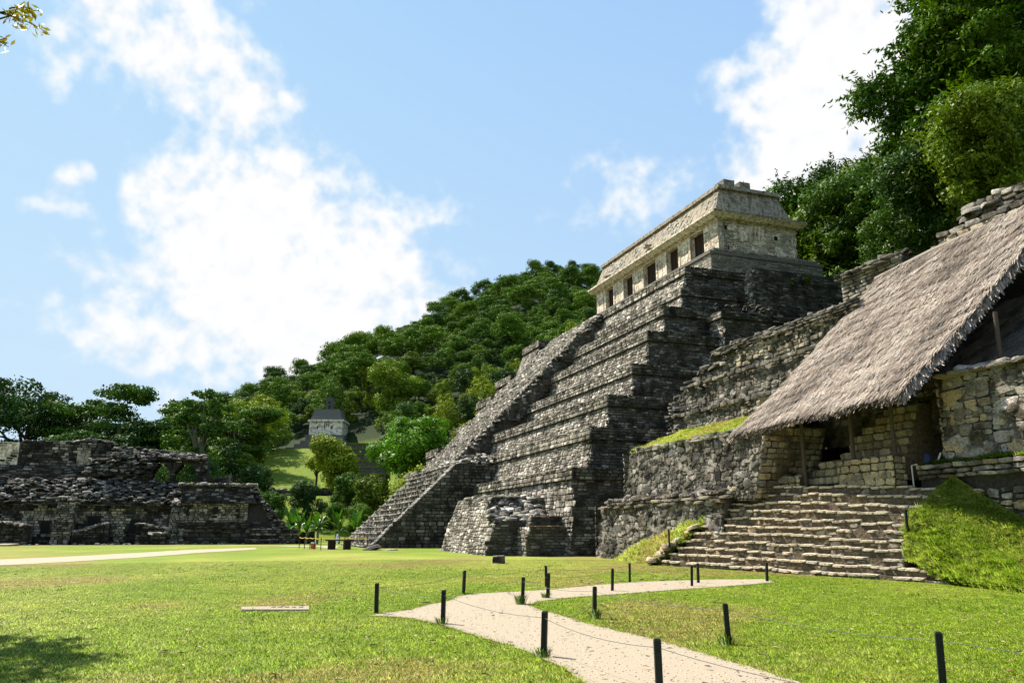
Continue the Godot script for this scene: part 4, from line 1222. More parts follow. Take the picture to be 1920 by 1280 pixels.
func palace() -> void:
	var pa := thing("ruined_palace", "long dark ruined palace with rubble roofs and two open vaults", "ruin")
	var st := []
	var core := Color(0.45, 0.43, 0.4)
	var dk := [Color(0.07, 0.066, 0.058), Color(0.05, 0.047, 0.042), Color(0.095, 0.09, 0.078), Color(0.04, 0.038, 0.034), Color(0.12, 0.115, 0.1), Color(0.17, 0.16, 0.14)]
	var lt := [Color(0.42, 0.4, 0.36), Color(0.3, 0.285, 0.26), Color(0.52, 0.49, 0.45), Color(0.15, 0.145, 0.13), Color(0.24, 0.225, 0.2)]  # pale stones; among the roof rubble they stand in for sunlit tops
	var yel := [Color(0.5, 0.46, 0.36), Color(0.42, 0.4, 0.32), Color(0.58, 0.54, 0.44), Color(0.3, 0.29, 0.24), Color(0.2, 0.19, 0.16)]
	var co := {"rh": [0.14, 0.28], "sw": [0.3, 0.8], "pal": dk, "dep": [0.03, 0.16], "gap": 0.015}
	var b := Buf.new()
	# right-hand block
	pbox(b, 3.6, 10.0, 0.2, 2.5, -9, 0.5, 0.1, core)
	part(pa, "base_course", b, mats.mortar)
	fill(st, P(3.6, 0.5, 0.5), PL, UP, 6.4, 2.0, PN, co.merged({"rh": [0.25, 0.45], "sw": [0.5, 1.1], "dep": [0.01, 0.06]}, true))
	for k in 3:
		fill(st, P(2.2, 1.6 + 0.45 * k, 0.55), PL, UP, 7.8, 0.12, PN, co.merged({"rh": [0.1, 0.12], "sw": [0.5, 1.2], "pal": dk, "dep": [0.06, 0.2]}, true))
	b = Buf.new()
	pbox(b, 4.0, 9.9, 2.5, 4.35, -9, 0.0, 0.0, core)
	part(pa, "wall", b, mats.mortar)
	var niche := func(s: float, y: float) -> bool:
		for q in [[4.9, 3.7], [7.0, 3.75], [9.5, 3.9]]:
			if absf(s - q[0]) < 0.3 and absf(y - q[1]) < 0.22 or absf(s - q[0]) < 0.14 and y < q[1] and y > q[1] - 0.8:
				return true
		return false
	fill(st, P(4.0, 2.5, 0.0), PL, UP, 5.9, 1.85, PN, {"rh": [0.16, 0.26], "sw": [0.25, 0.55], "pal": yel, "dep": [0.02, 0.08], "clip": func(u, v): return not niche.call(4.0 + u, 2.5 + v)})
	for q in [[4.9, 3.7], [7.0, 3.75], [9.5, 3.9]]:
		b = Buf.new()
		pbox(b, q[0] - 0.28, q[0] + 0.28, q[1] - 0.2, q[1] + 0.2, -0.4, 0.012)
		pbox(b, q[0] - 0.13, q[0] + 0.13, q[1] - 0.75, q[1] - 0.2, -0.4, 0.012)
		part(pa, "niche", b, mats.void_dark)
	b = Buf.new()
	b.hexa([P(3.2, 4.35, 0.35), P(3.2, 4.35, -9), P(10.1, 4.35, -9), P(10.1, 4.35, 0.35), P(4.2, 6.0, -0.7), P(4.2, 6.0, -9), P(9.9, 6.0, -9), P(9.9, 6.0, -0.7)], core)
	part(pa, "roof_slope", b, mats.mortar)
	var ls := (P(0, 6.0, -0.7) - P(0, 4.35, 0.35)).normalized()
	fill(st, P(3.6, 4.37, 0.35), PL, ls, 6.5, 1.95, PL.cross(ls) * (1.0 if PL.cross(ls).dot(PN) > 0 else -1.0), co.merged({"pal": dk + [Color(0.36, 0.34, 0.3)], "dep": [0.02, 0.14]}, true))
	fill(st, P(3.2, 6.0, -0.6), PL, UP, 7.0, 0.16, PN, co.merged({"rh": [0.14, 0.16], "pal": lt, "dep": [0.1, 0.4]}, true))
	heap(st, 120, func(): return P(rr(3.4, 10.5), 6.15, rr(-2.5, -0.3)), [0.14, 0.34], lt)
	# rubble slope at the right end, and the low courses below it
	b = Buf.new()
	b.hexa([P(0.4, 0.2, 0.8), P(0.4, 0.2, -9), P(4.2, 0.2, -9), P(4.2, 0.2, 0.8), P(3.3, 5.8, -0.8), P(3.3, 5.8, -8), P(4.2, 5.8, -8), P(4.2, 5.8, -0.8)], core)
	b.hexa([P(-0.9, 0.2, 1.2), P(-0.9, 0.2, -9), P(3.8, 0.2, -9), P(3.8, 0.2, 1.2), P(-0.4, 1.9, 1.0), P(-0.4, 1.9, -9), P(3.8, 1.9, -9), P(3.8, 1.9, 1.0)], core)
	part(pa, "rubble_slope", b, mats.mortar)
	heap(st, 420, func():
		var q := rr(0, 1)
		var d := rr(0, 1)
		return P(0.5 + 3.3 * q + rr(-0.1, 0.2) + 0.4 * d, 2.0 + 4.0 * q * rr(0.92, 1.02) - 0.5 * d, 0.9 - 1.6 * q - d * 4.0 * q + 0.1), [0.14, 0.36], lt + dk)
	fill(st, P(-0.9, 0.5, 1.2), PL, UP, 5.0, 1.4, PN, co.merged({"pal": dk + lt, "dep": [0.03, 0.2]}, true))
	for k in 3:
		fill(st, P(-0.9, 0.9 + 0.5 * k, 1.15), PL, UP, 4.9, 0.13, PN, co.merged({"rh": [0.12, 0.13], "sw": [0.4, 1.1], "pal": lt, "dep": [0.1, 0.3]}, true))
	b = Buf.new()
	pbox(b, -2.4, -0.6, 0.2, 1.75, -3, -0.6, 0.0, core)
	part(pa, "end_wall", b, mats.mortar)
	fill(st, P(-2.4, 0.5, -0.6), PL, UP, 1.8, 1.25, PN, co)
	# long middle and left walls behind the buttresses
	b = Buf.new()
	pbox(b, 10.0, 29.0, 0.2, 4.1, -9, -1.2, 0.0, core)
	part(pa, "wall", b, mats.mortar)
	var gap2 := func(s: float, y: float) -> bool: return absf(s - 14.1) < 0.55 - 0.3 * absf(y - 2.2) and y > 1.5 and y < 2.9 or absf(s - 21.6) < 0.4 and y > 1.5 and y < 2.7 or absf(s - 17.6) < 0.7 and y < 3.2 and y > 2.2
	var stain := FastNoiseLite.new()
	stain.seed = 21; stain.frequency = 0.35
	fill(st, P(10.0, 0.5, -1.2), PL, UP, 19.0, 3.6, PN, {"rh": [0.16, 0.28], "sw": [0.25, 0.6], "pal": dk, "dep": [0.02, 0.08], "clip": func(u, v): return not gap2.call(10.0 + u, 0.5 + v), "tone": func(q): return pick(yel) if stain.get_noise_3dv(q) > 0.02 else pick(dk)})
	for q in [[14.1, 1.6, 2.8, 0.5], [21.6, 1.6, 2.6, 0.35], [17.6, 2.3, 3.1, 0.5]]:
		b = Buf.new()
		pbox(b, q[0] - q[3], q[0] + q[3], q[1], q[2], -1.6, -1.185)
		part(pa, "wall_hole", b, mats.void_dark)
	# sloping rubble roofs
	b = Buf.new()
	b.hexa([P(9.8, 4.1, -0.8), P(9.8, 4.1, -9), P(29, 4.1, -9), P(29, 4.1, -0.8), P(9.8, 6.1, -3.4), P(9.8, 6.1, -9), P(29, 6.7, -9), P(29, 6.7, -3.4)], core)
	part(pa, "rubble_roof", b, mats.mortar)
	fill(st, P(10.0, 4.05, -0.8), PL, UP, 19.0, 0.15, PN, co.merged({"rh": [0.12, 0.15], "sw": [0.4, 1.0], "dep": [0.06, 0.25]}, true))
	var rv := (P(0, 6.3, -3.4) - P(0, 4.15, -0.8)).normalized()
	fill(st, P(10.0, 4.18, -0.82), PL, rv, 19.0, 3.3, (UP * 0.75 + PN * 0.66).normalized(), {"rh": [0.11, 0.22], "sw": [0.3, 1.0], "pal": dk + dk + lt, "dep": [0.02, 0.34], "skip": 0.16, "rough": 0.32})
	heap(st, 520, func():
		var q := rr(0, 1)
		var s := rr(9.9, 29)
		var lump := 0.55 * fnoise.get_noise_2d(s * 14.0, q * 60.0)
		return P(s, 4.3 + 2.2 * q + lump * q, -0.75 - 2.6 * q + 0.2), [0.14, 0.34], dk + lt)
	heap(st, 340, func():
		var s := rr(14.6, 29)
		return P(s, 6.35 + 0.5 * fnoise.get_noise_2d(s * 16.0, 4.0), rr(-4.5, -2.9)), [0.16, 0.42], lt + dk)
	# buttress piers of pale stacked stone
	for q in [[10.15, 0.55, 4.1], [19.7, 0.62, 4.5]]:
		b = Buf.new()
		pbox(b, q[0] - q[1], q[0] + q[1] + 0.25, 0.2, q[2], -1.3, 1.1, 1.5, core)
		part(pa, "buttress", b, mats.mortar)
		var bv := (P(0, q[2], -0.4) - P(0, 0.5, 1.1)).normalized()
		fill(st, P(q[0] - q[1], 0.5, 1.1), PL, bv, q[1] * 2 + 0.25, q[2] - 0.4, PN, {"rh": [0.14, 0.26], "sw": [0.3, 0.7], "pal": lt, "dep": [0.04, 0.2]})
		fill(st, P(q[0] - q[1], 0.5, -1.3), PN, UP, 2.2, q[2] - 0.6, -PL, {"rh": [0.14, 0.26], "sw": [0.3, 0.7], "pal": lt, "dep": [0.02, 0.1], "clip": func(u, v): return u < 2.4 - v * 0.37})
		heap(st, 26, func(): return P(q[0] + rr(-0.6, 0.8), q[2] + rr(0, 0.3), rr(-1.2, -0.1)), [0.16, 0.36], lt)
	# low broken walls in front
	for q in [[10.6, 13.6, 1.9, 2.4, 1.0], [15.9, 18.9, 2.5, 1.6, 0.8], [22.2, 29.0, 2.2, 3.0, 1.6], [10.9, 12.2, 1.5, 1.5, 2.1]]:
		b = Buf.new()
		b.hexa([P(q[0], 0.2, q[4]), P(q[0], 0.2, q[4] - 0.9), P(q[1], 0.2, q[4] - 0.9), P(q[1], 0.2, q[4]), P(q[0], q[2], q[4] - 0.1), P(q[0], q[2], q[4] - 0.9), P(q[1], q[3], q[4] - 0.9), P(q[1], q[3], q[4] - 0.1)], core)
		part(pa, "low_wall", b, mats.mortar)
		fill(st, P(q[0], 0.45, q[4]), PL, UP, q[1] - q[0], maxf(q[2], q[3]) - 0.4, PN, co.merged({"clip": func(u, v): return 0.45 + v < lerpf(q[2], q[3], u / (q[1] - q[0])) - 0.05}, true))
		heap(st, int(26 * (q[1] - q[0])), func():
			var u := rr(0, 1)
			return P(lerpf(q[0], q[1], u), lerpf(q[2], q[3], u) + 0.02, q[4] - rr(0.0, 0.9)), [0.16, 0.34], lt)
	along = 2.3
	# stepped terrace and upper wall at the back left
	for k in 5:
		b = Buf.new()
		pbox(b, 16.4 - 0.5 * k, 30.0, 6.0, 7.0 + 0.26 * k, -12, -4.2 - 0.45 * k, 0.0, core)
		part(pa, "terrace_step", b, mats.mortar)
		fill(st, P(16.4 - 0.5 * k, 6.75 + 0.26 * k, -4.2 - 0.45 * k), PL, UP, 13.6, 0.26, PN, co.merged({"rh": [0.12, 0.26], "sw": [0.5, 1.2], "pal": dk + lt, "dep": [0.02, 0.12]}, true))
	b = Buf.new()
	b.hexa([P(16.2, 7.0, -6.6), P(16.2, 7.0, -9), P(24.3, 7.0, -9), P(24.3, 7.0, -6.6), P(16.6, 10.3, -6.7), P(16.6, 10.3, -9), P(24.3, 10.45, -9), P(24.3, 10.45, -6.7)], core)
	part(pa, "upper_wall", b, mats.mortar)
	fill(st, P(16.2, 8.0, -6.6), PL, UP, 8.1, 2.4, PN, {"rh": [0.18, 0.34], "sw": [0.3, 0.9], "pal": dk, "dep": [0.02, 0.08], "tone": func(q): return pick(lt + yel) if stain.get_noise_3dv(q * 1.3) > 0.16 else pick(dk)})
	heap(st, 170, func():
		var u := rr(0, 1)
		return P(16.4 + 3.2 * u, 10.4 + 0.4 * sin(PI * u) * rr(0.4, 1.0), rr(-8.4, -6.6)), [0.16, 0.4], lt + dk)
	heap(st, 40, func(): return P(rr(19.5, 24.2), 10.45, rr(-7.4, -6.6)), [0.1, 0.22], dk)
	b = Buf.new()
	pbox(b, 18.0, 19.2, 8.2, 9.6, -6.7, -6.5)
	part(pa, "plaster_panel", b, mats.plaster_grey)
	b = Buf.new()
	pbox(b, 24.4, 30.0, 7.0, 10.25, -9, -6.4)
	part(pa, "plastered_wall", b, mats.plaster)
	fill(st, P(24.4, 8.1, -6.4), PL, UP, 5.0, 2.1, PN, {"rh": [0.18, 0.3], "sw": [0.3, 0.8], "pal": dk + yel, "dep": [0.02, 0.06], "skip": 0.35})
	along = 1.5
	# the vaulted gallery with two open corbel arches
	var arch := func(s: float, y: float) -> bool:
		for q in [[9.55, 1.12, 5.9, 8.45], [11.85, 0.85, 5.9, 8.55]]:
			var w: float = q[1] * (1.0 if y < q[3] - 0.9 else clampf((q[3] - y) / 0.9, 0.0, 1.0) * 0.65 + 0.35)
			if absf(s - q[0]) < w and y < q[3]:
				return true
		return false
	b = Buf.new()
	for q in [[7.5, 8.43], [10.67, 11.0], [12.7, 16.6]]:
		pbox(b, q[0], q[1], 5.9, 7.5, -7.0, -4.2, 0.0, core)
	for q in [[9.55, 1.12, 8.45], [11.85, 0.85, 8.55]]:
		for k in 5:
			var w: float = q[1] * (1.0 - 0.15 * k)
			var w2: float = 1.2 if q[1] > 1.0 else 0.92
			if k > 0:
				pbox(b, q[0] - w2, q[0] - w, 7.3 + 0.22 * k, 7.52 + 0.22 * k, -7.0, -4.2 + 0.04 * k, 0.0, core)
				pbox(b, q[0] + w, q[0] + w2, 7.3 + 0.22 * k, 7.52 + 0.22 * k, -7.0, -4.2 + 0.04 * k, 0.0, core)
	pbox(b, 7.5, 8.55, 7.5, 8.62, -7.0, -4.22, 0.1, core)
	pbox(b, 12.6, 16.6, 7.5, 8.62, -7.0, -4.22, 0.1, core)
	b.hexa([P(7.6, 8.62, -3.9), P(7.6, 8.62, -7.1), P(16.6, 8.62, -7.1), P(16.6, 8.62, -3.9), P(8.8, 9.35, -4.9), P(8.8, 9.35, -6.6), P(15.6, 9.9, -6.6), P(15.6, 9.9, -4.9)], core)
	part(pa, "vault", b, mats.mortar)
	fill(st, P(7.5, 6.0, -4.2), PL, UP, 9.1, 2.6, PN, {"rh": [0.16, 0.3], "sw": [0.3, 0.7], "pal": dk, "dep": [0.03, 0.1], "clip": func(u, v): return not arch.call(7.5 + u, 6.0 + v), "tone": func(q): return pick(lt + yel) if stain.get_noise_3dv(q * 1.7) > 0.12 else pick(dk)})
	fill(st, P(7.6, 8.62, -3.9), PL, UP, 9.0, 0.14, PN, co.merged({"rh": [0.12, 0.14], "sw": [0.4, 1.0], "dep": [0.05, 0.2]}, true))
	heap(st, 380, func():
		var u := rr(0, 1)
		var q := rr(0, 1)
		return P(7.8 + 8.6 * u, 8.75 + (0.5 + 0.7 * u) * q + 0.25 * fnoise.get_noise_2d(u * 200.0, 3.0), -3.95 - 1.1 * q), [0.16, 0.38], lt + dk)
	heap(st, 140, func(): return P(rr(12.6, 18.5), 7.0 + rr(0, 1.6), rr(-4.0, -3.4)), [0.16, 0.38], lt + dk)
	along = 1.2
	b = Buf.new()
	pbox(b, 5.3, 7.3, 5.9, 7.0, -5.0, -3.6, 0.0, core)
	pbox(b, 5.3, 5.9, 5.9, 7.2, -3.6, -2.2, 0.0, core)
	part(pa, "low_wall", b, mats.mortar)
	fill(st, P(5.3, 6.0, -3.6), PL, UP, 2.0, 1.0, PN, co)
	fill(st, P(5.3, 6.0, -2.2), PL, UP, 0.6, 1.2, PN, co.merged({"pal": lt}, true))
	along = 0.7
	# loose blocks at the foot
	heap(st, 36, func(): return P(rr(3, 29), 0.6, rr(1.3, 2.4)), [0.12, 0.24], lt)
	commit_stones(pa, st, mats.stone_grey, 200, 9.0)

# ---------- the small temple on the far mound ----------
func far_temple() -> void:
	var base := Vector3(-36.3, 15.9, -158.0)
	var ft := thing("far_temple", "small white-walled temple with a roof comb on the grassy mound", "temple", "", base)
	var bx := func(b: Buf, x0, x1, y0, y1, z0, z1, tx := 0.0): b.hexa([Vector3(x0, y0, z1), Vector3(x1, y0, z1), Vector3(x1, y0, z0), Vector3(x0, y0, z0), Vector3(x0 + tx, y1, z1 - tx), Vector3(x1 - tx, y1, z1 - tx), Vector3(x1 - tx, y1, z0 + tx), Vector3(x0 + tx, y1, z0 + tx)], Color.WHITE)
	for q in [[-6.4, 5.6, -0.5, 1.3, 7.2], [-5.2, 5.2, 1.3, 2.1, 5.8], [-4.4, 4.6, 2.1, 2.9, 4.6]]:
		var pb := Buf.new()
		bx.call(pb, q[0], q[1], q[2], q[3], -5.0, q[4], 0.12)
		part(ft, "platform_step", pb, mats.stone_core)
	var b := Buf.new()
	bx.call(b, -3.7, 3.8, 2.9, 4.1, -3.2, 3.4, 0.1)
	part(ft, "plinth", b, mats.stone_core)
	b = Buf.new()
	bx.call(b, -3.2, 3.2, 4.1, 6.8, -2.7, 2.7)
	part(ft, "wall", b, mats.plaster_white)
	b = Buf.new()
	bx.call(b, -3.5, 3.5, 6.8, 7.15, -3, 3.05)
	part(ft, "cornice", b, mats.plaster_white)
	b = Buf.new()
	bx.call(b, -3.1, 3.1, 7.15, 9.3, -2.6, 2.6, 0.7)
	part(ft, "roof_slope", b, mats.stone_core)
	b = Buf.new()
	for q in [-0.75, 0.25]:
		bx.call(b, q, q + 0.5, 9.3, 11.6, -0.4, 0.4)
	bx.call(b, -0.95, 0.95, 10.3, 10.65, -0.38, 0.38)
	bx.call(b, -0.7, 0.7, 11.0, 11.9, -0.36, 0.36)
	part(ft, "roof_comb", b, mats.stone_dark)
	for q in [[-1.6, 5.6], [1.2, 5.7]]:
		b = Buf.new()
		bx.call(b, q[0] - 0.15, q[0] + 0.15, q[1] - 0.25, q[1] + 0.25, 2.6, 2.72)
		part(ft, "window", b, mats.void_dark)
	for q in [[-0.3, 1.5], [0.1, 0.9], [0.5, 1.1], [-2.0, 0.5]]:
		b = Buf.new()
		bx.call(b, q[0], q[0] + 0.2, 6.8 - q[1], 6.8, 2.6, 2.71)
		part(ft, "dark_stain", b, mats.stone_dark)
	# broad retaining steps on the slope to its right
	var ts := thing("mound_steps", "dark stone terraces with grassy treads right of the small far temple", "terrace")
	for k in 6:
		var sb := Buf.new()
		var z := -147.0 + 5.4 * k
		var y := mound_at(0.2293 * z, z) + 1.35
		var x0 := 0.2293 * z + 3.4
		var x1 := 0.2293 * z + 10.0 - 0.25 * k
		bx.call(sb, x0, x1, y - 2.2, y - 0.25, z - 9.0, z)
		part(ts, "wall", sb, mats.stone_dark)
		sb = Buf.new()
		bx.call(sb, x0, x1 + 0.1, y - 0.248, y, z - 9.0, z + 0.12)
		part(ts, "grass_tread", sb, mats.bank_grass)
	var fw := thing("foot_wall", "low broken stone wall across the foot of the grassy mound", "wall", "", Vector3(-25.5, 0, -112.3))
	var st := []
	var y0 := 6.4
	b = Buf.new()
	bx.call(b, -9.0, 10.0, y0 - 1.0, y0 + 0.85, -0.5, 0.5, 0.1)
	part(fw, "wall_core", b, mats.mortar)
	fill(st, Vector3(-35.0, y0 - 0.2, -111.8), Vector3.RIGHT, UP, 19.0, 1.1, Vector3(0, 0, 1), {"rh": [0.2, 0.35], "sw": [0.4, 1.1], "pal": [Color(0.14, 0.13, 0.11), Color(0.2, 0.19, 0.16)], "dep": [0.05, 0.25]})
	heap(st, 130, func(): return Vector3(rr(-34.5, -16), y0 + 0.85 + rr(0, 0.3), rr(-112.9, -111.9)), [0.2, 0.5], WALL)
	commit_stones(fw, st, mats.stone_grey, 0, 9.0)

# ---------- forest ----------
var far_models := []
var mid_models := []
var near_models := []
var crowns := []
var near_crowns := []

func forest() -> void:
	for k in 9:
		far_models.append(tree_model(["broad", "draped", "broad", "draped", "draped", "broad", "draped", "layered", "draped"][k], [11, 14, 10, 12, 15, 9, 12, 11, 13][k], [9, 6.5, 9, 6, 7, 8, 7, 9, 8][k], 8200, 0.34, 100 + k))
	for k in 6:
		mid_models.append(tree_model(["broad", "layered", "broad", "draped", "layered", "broad"][k], [12, 14, 10, 12, 11, 13][k], [12, 12, 12, 9, 13, 14][k], 15000, 0.32, 200 + k))
	for k in 6:
		near_models.append(tree_model(["draped", "draped", "bush", "draped", "bush", "draped"][k], [12, 11, 11, 10, 9, 12][k], [9, 10, 10, 8, 10, 9][k], 21000, 0.34, 300 + k, 0.25, 0.45, 5))
	for k in 7:
		crowns.append(mat("crown_%d" % k, [Color(0.060, 0.132, 0.016), Color(0.096, 0.186, 0.019), Color(0.162, 0.252, 0.022), Color(0.228, 0.300, 0.024), Color(0.036, 0.084, 0.022), Color(0.066, 0.138, 0.038), Color(0.108, 0.162, 0.018)][k], {"rough": 0.6, "spec": 0.2, "back": Color(0.3, 0.34, 0.06)}))
		near_crowns.append(mat("near_crown_%d" % k, [Color(0.052, 0.118, 0.012), Color(0.094, 0.175, 0.016), Color(0.136, 0.206, 0.019), Color(0.174, 0.231, 0.022), Color(0.032, 0.076, 0.014), Color(0.066, 0.134, 0.019), Color(0.113, 0.165, 0.016)][k], {"rough": 0.5, "spec": 0.25, "back": Color(0.36, 0.42, 0.06)}))
	# the wooded hill behind the pyramid and the slopes behind the palace
	var n := 0
	var spots := []
	var tries := 0
	while spots.size() < 1900 and tries < 60000:
		tries += 1
		var z := -sqrt(rr(112.0 * 112.0, 330.0 * 330.0))
		var x := rr(-0.72, 0.34) * -z
		var y := land(x, z)
		if y < 3.0 and z > -132:
			continue
		if z > -166.0 and mound_side(x, z) < 10.5 + 0.03 * (-z - 100.0):
			continue   # the grassy mound stays clear
		var gap := 3.5 + 0.006 * (-z - 120.0)
		var ok := true
		for q in spots:
			if absf(q.x - x) < gap and Vector2(q.x - x, q.z - z).length() < gap:
				ok = false
				break
		if not ok:
			continue
		# skip what the ridge or the pyramid hides
		var hid := false
		for f in [0.93, 0.86, 0.78, 0.7]:
			if land(x * f, z * f) - EYE.y > ((y + 9.0) - EYE.y) * f + 3.0:
				hid = true
		var head := Vector3(x, y + 9.0, z)
		if hid or not (in_view(head) or in_view(head + UP * 4.0) or in_view(head - UP * 5.0)):
			continue
		var lq := Vector3(x, 0, z) - A0
		var u := 960.0 + 1500.0 * x / (-z * 0.973)
		if u > 1180.0 or (u > 1000.0 and (y + 10.0) / -z < 0.13):
			continue
		spots.append(Vector3(x, y, z))
	spots.sort_custom(func(a, b): return a.z > b.z)
	var rest := PackedFloat32Array()
	for q in spots:
		n += 1
		if n > 290:
			var c: Color = Color(1, 1, 1).lerp(pick([Color(1.25, 1.15, 0.8), Color(0.4, 0.5, 0.8), Color(0.6, 0.7, 0.6), Color(0.9, 0.95, 0.7)]), 0.8)
			var sz := rr(0.42, 0.72) * (1.0 if rng.randf() < 0.85 else 1.5)
			put(rest, q, rr(0, TAU), sz, sz * rr(0.85, 1.2), c)
			continue
		var model: Array = pick(far_models)
		var m: int = rng.randi() % 7
		var side: String = "left flank" if q.x < -30.0 else ("middle" if q.x < 8.0 else "right flank")
		var where := "low on the %s of the wooded hill behind the pyramid" % side
		if q.y > 62.0:
			where = "near the summit on the %s of the wooded hill" % side
		elif q.y > 32.0:
			where = "halfway up the %s of the wooded hill behind the pyramid" % side
		elif q.x < -55.0:
			where = "in the forest behind the ruined palace" if q.z < -150.0 else "at the forest edge close behind the ruined palace"
		var tone: String = ["dark green", "green", "fresh green", "yellow-green", "deep green", "blue-green", "olive green"][m]
		var form: String = ["rounded", "climber-draped", "rounded", "climber-draped", "climber-draped", "rounded", "climber-draped", "tiered", "climber-draped"][far_models.find(model)]
		var grp := "%s %s trees %s" % [tone, form, where]
		plant_tree(model, "forest_tree", "%s %s tree %s" % [tone, form, where], grp, q, rr(0.42, 0.72) * (1.0 if rng.randf() < 0.8 else rr(1.4, 1.9)), rr(0, TAU), crowns[m], mats.bark)
	if rest.size():
		scatter("distant_forest", "unbroken canopy of small distant trees high on the wooded hill", far_models[0][0], rest, crowns[1], "forest")
	# single trees one can tell apart, left to right
	var singles := [
		[0, "spreading_tree", "tall dark spreading tree above the palace's left end", Vector3(-78, 0, -128), 1.75, 4], [1, "flat_topped_tree", "flat-topped dark tree just right of the tallest left tree", Vector3(-68, 0, -130), 1.5, 0],
		[2, "round_tree", "round dark green tree behind the middle of the palace", Vector3(-59, 0, -128), 1.45, 4], [4, "twin_tree", "lighter two-headed tree behind the palace's vaults", Vector3(-53, 0, -134), 1.55, 1],
		[5, "pale_tree", "pale grey-green broad tree low behind the palace's vaults", Vector3(-44, 0, -106), 0.85, 5], [3, "young_tree", "yellow-green low tree behind the left palace wall", Vector3(-61, 0, -108), 0.8, 3],
		[5, "wide_tree", "wide fresh green tree behind the left palace wall", Vector3(-72, 0, -112), 0.9, 2], [0, "olive_tree", "olive green tree between the palace wall and the tall left tree", Vector3(-66, 0, -116), 0.95, 6],
		[2, "leaning_tree", "broad green tree left of the small far temple", Vector3(-46, 0, -118), 1.1, 1], [5, "big_round_tree", "big rounded tree left of the small far temple", Vector3(-49.5, 0, -140), 1.35, 2],
		[1, "tall_tree", "tall tree just left of the grassy mound", Vector3(-42.5, 0, -124), 1.05, 0], [3, "draped_tree", "climber-covered tree right of the small far temple", Vector3(-24, 0, -160), 1.25, 2],
		[4, "comb_tree", "layered green tree right behind the far temple's roof comb", Vector3(-33, 0, -176), 1.1, 1]]
	for q in singles:
		var at: Vector3 = q[3]
		at.y = land(at.x, at.z) - 0.3
		plant_tree(mid_models[q[0]], q[1], q[2], "", at, q[4], rr(0, TAU), crowns[q[5]], mats.bark)
	var md := tree_model("airy", 17.0, 10.0, 7000, 0.34, 401, 0.5)
	plant_tree(md, "slender_tree", "tall slender pale-trunked tree with an open crown behind the palace's right end", "", Vector3(-42.5, land(-42.5, -108) - 0.3, -108), 1.15, 0.6, crowns[0], mats.pale_bark)
	md = tree_model("bush", 7.2, 6.2, 15000, 0.26, 402, 0.3)
	plant_tree(md, "mound_tree", "small rounded tree with a dark trunk at the foot of the grassy mound", "", Vector3(-23.6, land(-23.6, -110.5) - 0.1, -110.5), 1.25, 0.0, crowns[3], mats.dark_bark)
	md = tree_model("broad", 5.0, 3.2, 3500, 0.2, 403, 0.35)
	plant_tree(md, "sapling", "thin sapling left of the small rounded tree on the mound", "", Vector3(-27.6, land(-27.6, -114) - 0.1, -114), 1.05, 0.0, crowns[3], mats.bark)
	md = tree_model("broad", 11.0, 9.5, 20000, 0.3, 404, 0.25)
	plant_tree(md, "bright_tree", "bright green bushy tree just left of the pyramid's stairway", "", Vector3(-11.6, 3.2, -100), 1.15, 2.0, mat("bright_crown", Color(0.12, 0.24, 0.014), {"rough": 0.5, "back": Color(0.4, 0.7, 0.1)}), mats.bark)
	md = tree_model("bush", 8.0, 7.0, 14000, 0.26, 405, 0.25)
	plant_tree(md, "yellowish_tree", "yellowish feathery tree between the bright tree and the pyramid", "", Vector3(-9.2, land(-9.2, -92) - 0.5, -92), 1.2, 1.0, crowns[3], mats.bark)
	plant_tree(md, "feathery_bush", "feathery olive bush left of the pyramid's lower stairway", "", Vector3(-17.0, land(-17, -98) - 0.6, -98), 0.85, 3.0, crowns[6], mats.bark, "bush")
	plant_tree(md, "dark_bush", "dark green bush behind the banana plants", "", Vector3(-21.0, land(-21, -96) - 0.6, -96), 0.5, 4.2, crowns[0], mats.bark, "bush")
	plant_tree(md, "hedge_bush", "rounded bush beside the palace's right end", "", Vector3(-31.5, land(-31.5, -100) - 0.5, -100), 0.5, 5.0, crowns[1], mats.bark, "bush")
	plant_tree(md, "low_bush", "low green bush on the palace's right roof end", "", Vector3(-33.5, land(-33.5, -97) - 0.5, -97), 0.62, 0.4, crowns[2], mats.bark, "bush")
	var low := [[-64.0, -103.0, 1.15, 3, "yellow-green bushy tree close behind the palace's left plastered wall"], [-57.5, -101.0, 1.05, 2, "fresh green bushy tree close behind the palace's upper wall"], [-52.0, -102.0, 1.1, 6, "olive bushy tree close behind the rubble top of the palace"], [-46.5, -101.0, 1.0, 1, "green bushy tree close behind the palace's left arch"],
		[-70.0, -106.0, 1.3, 3, "yellow-green bushy tree at the far left edge behind the palace"], [-49.0, -106.0, 1.25, 5, "blue-green bushy tree behind the palace's two arches"], [-61.0, -110.0, 1.5, 2, "taller fresh green bushy tree behind the palace's left half"]]
	for q in low:
		plant_tree(md, "bushy_tree", q[4], "", Vector3(q[0], land(q[0], q[1]) - 0.4, q[1]), q[2], q[0], crowns[q[3]], mats.bark)
	for q in [[-28.5, -97.0, 0.62, 0, "dark bush below the broken wall, behind the tallest banana plants"], [-25.0, -99.0, 0.7, 4, "deep green bush below the broken wall, middle of the slope"], [-20.5, -101.5, 0.72, 0, "dark bush below the broken wall, near the small rounded tree"], [-17.5, -94.0, 0.55, 1, "green bush just left of the pyramid stairway's foot"], [-33.0, -104.0, 0.75, 4, "deep green bush at the left end of the broken wall"]]:
		plant_tree(md, "slope_bush", q[4], "", Vector3(q[0], land(q[0], q[1]) - 0.5, q[1]), q[2], q[0] * 2.0, crowns[q[3]], mats.bark, "bush")
	# the jungle on the right, rising behind the platform
	var nspots := []
	tries = 0
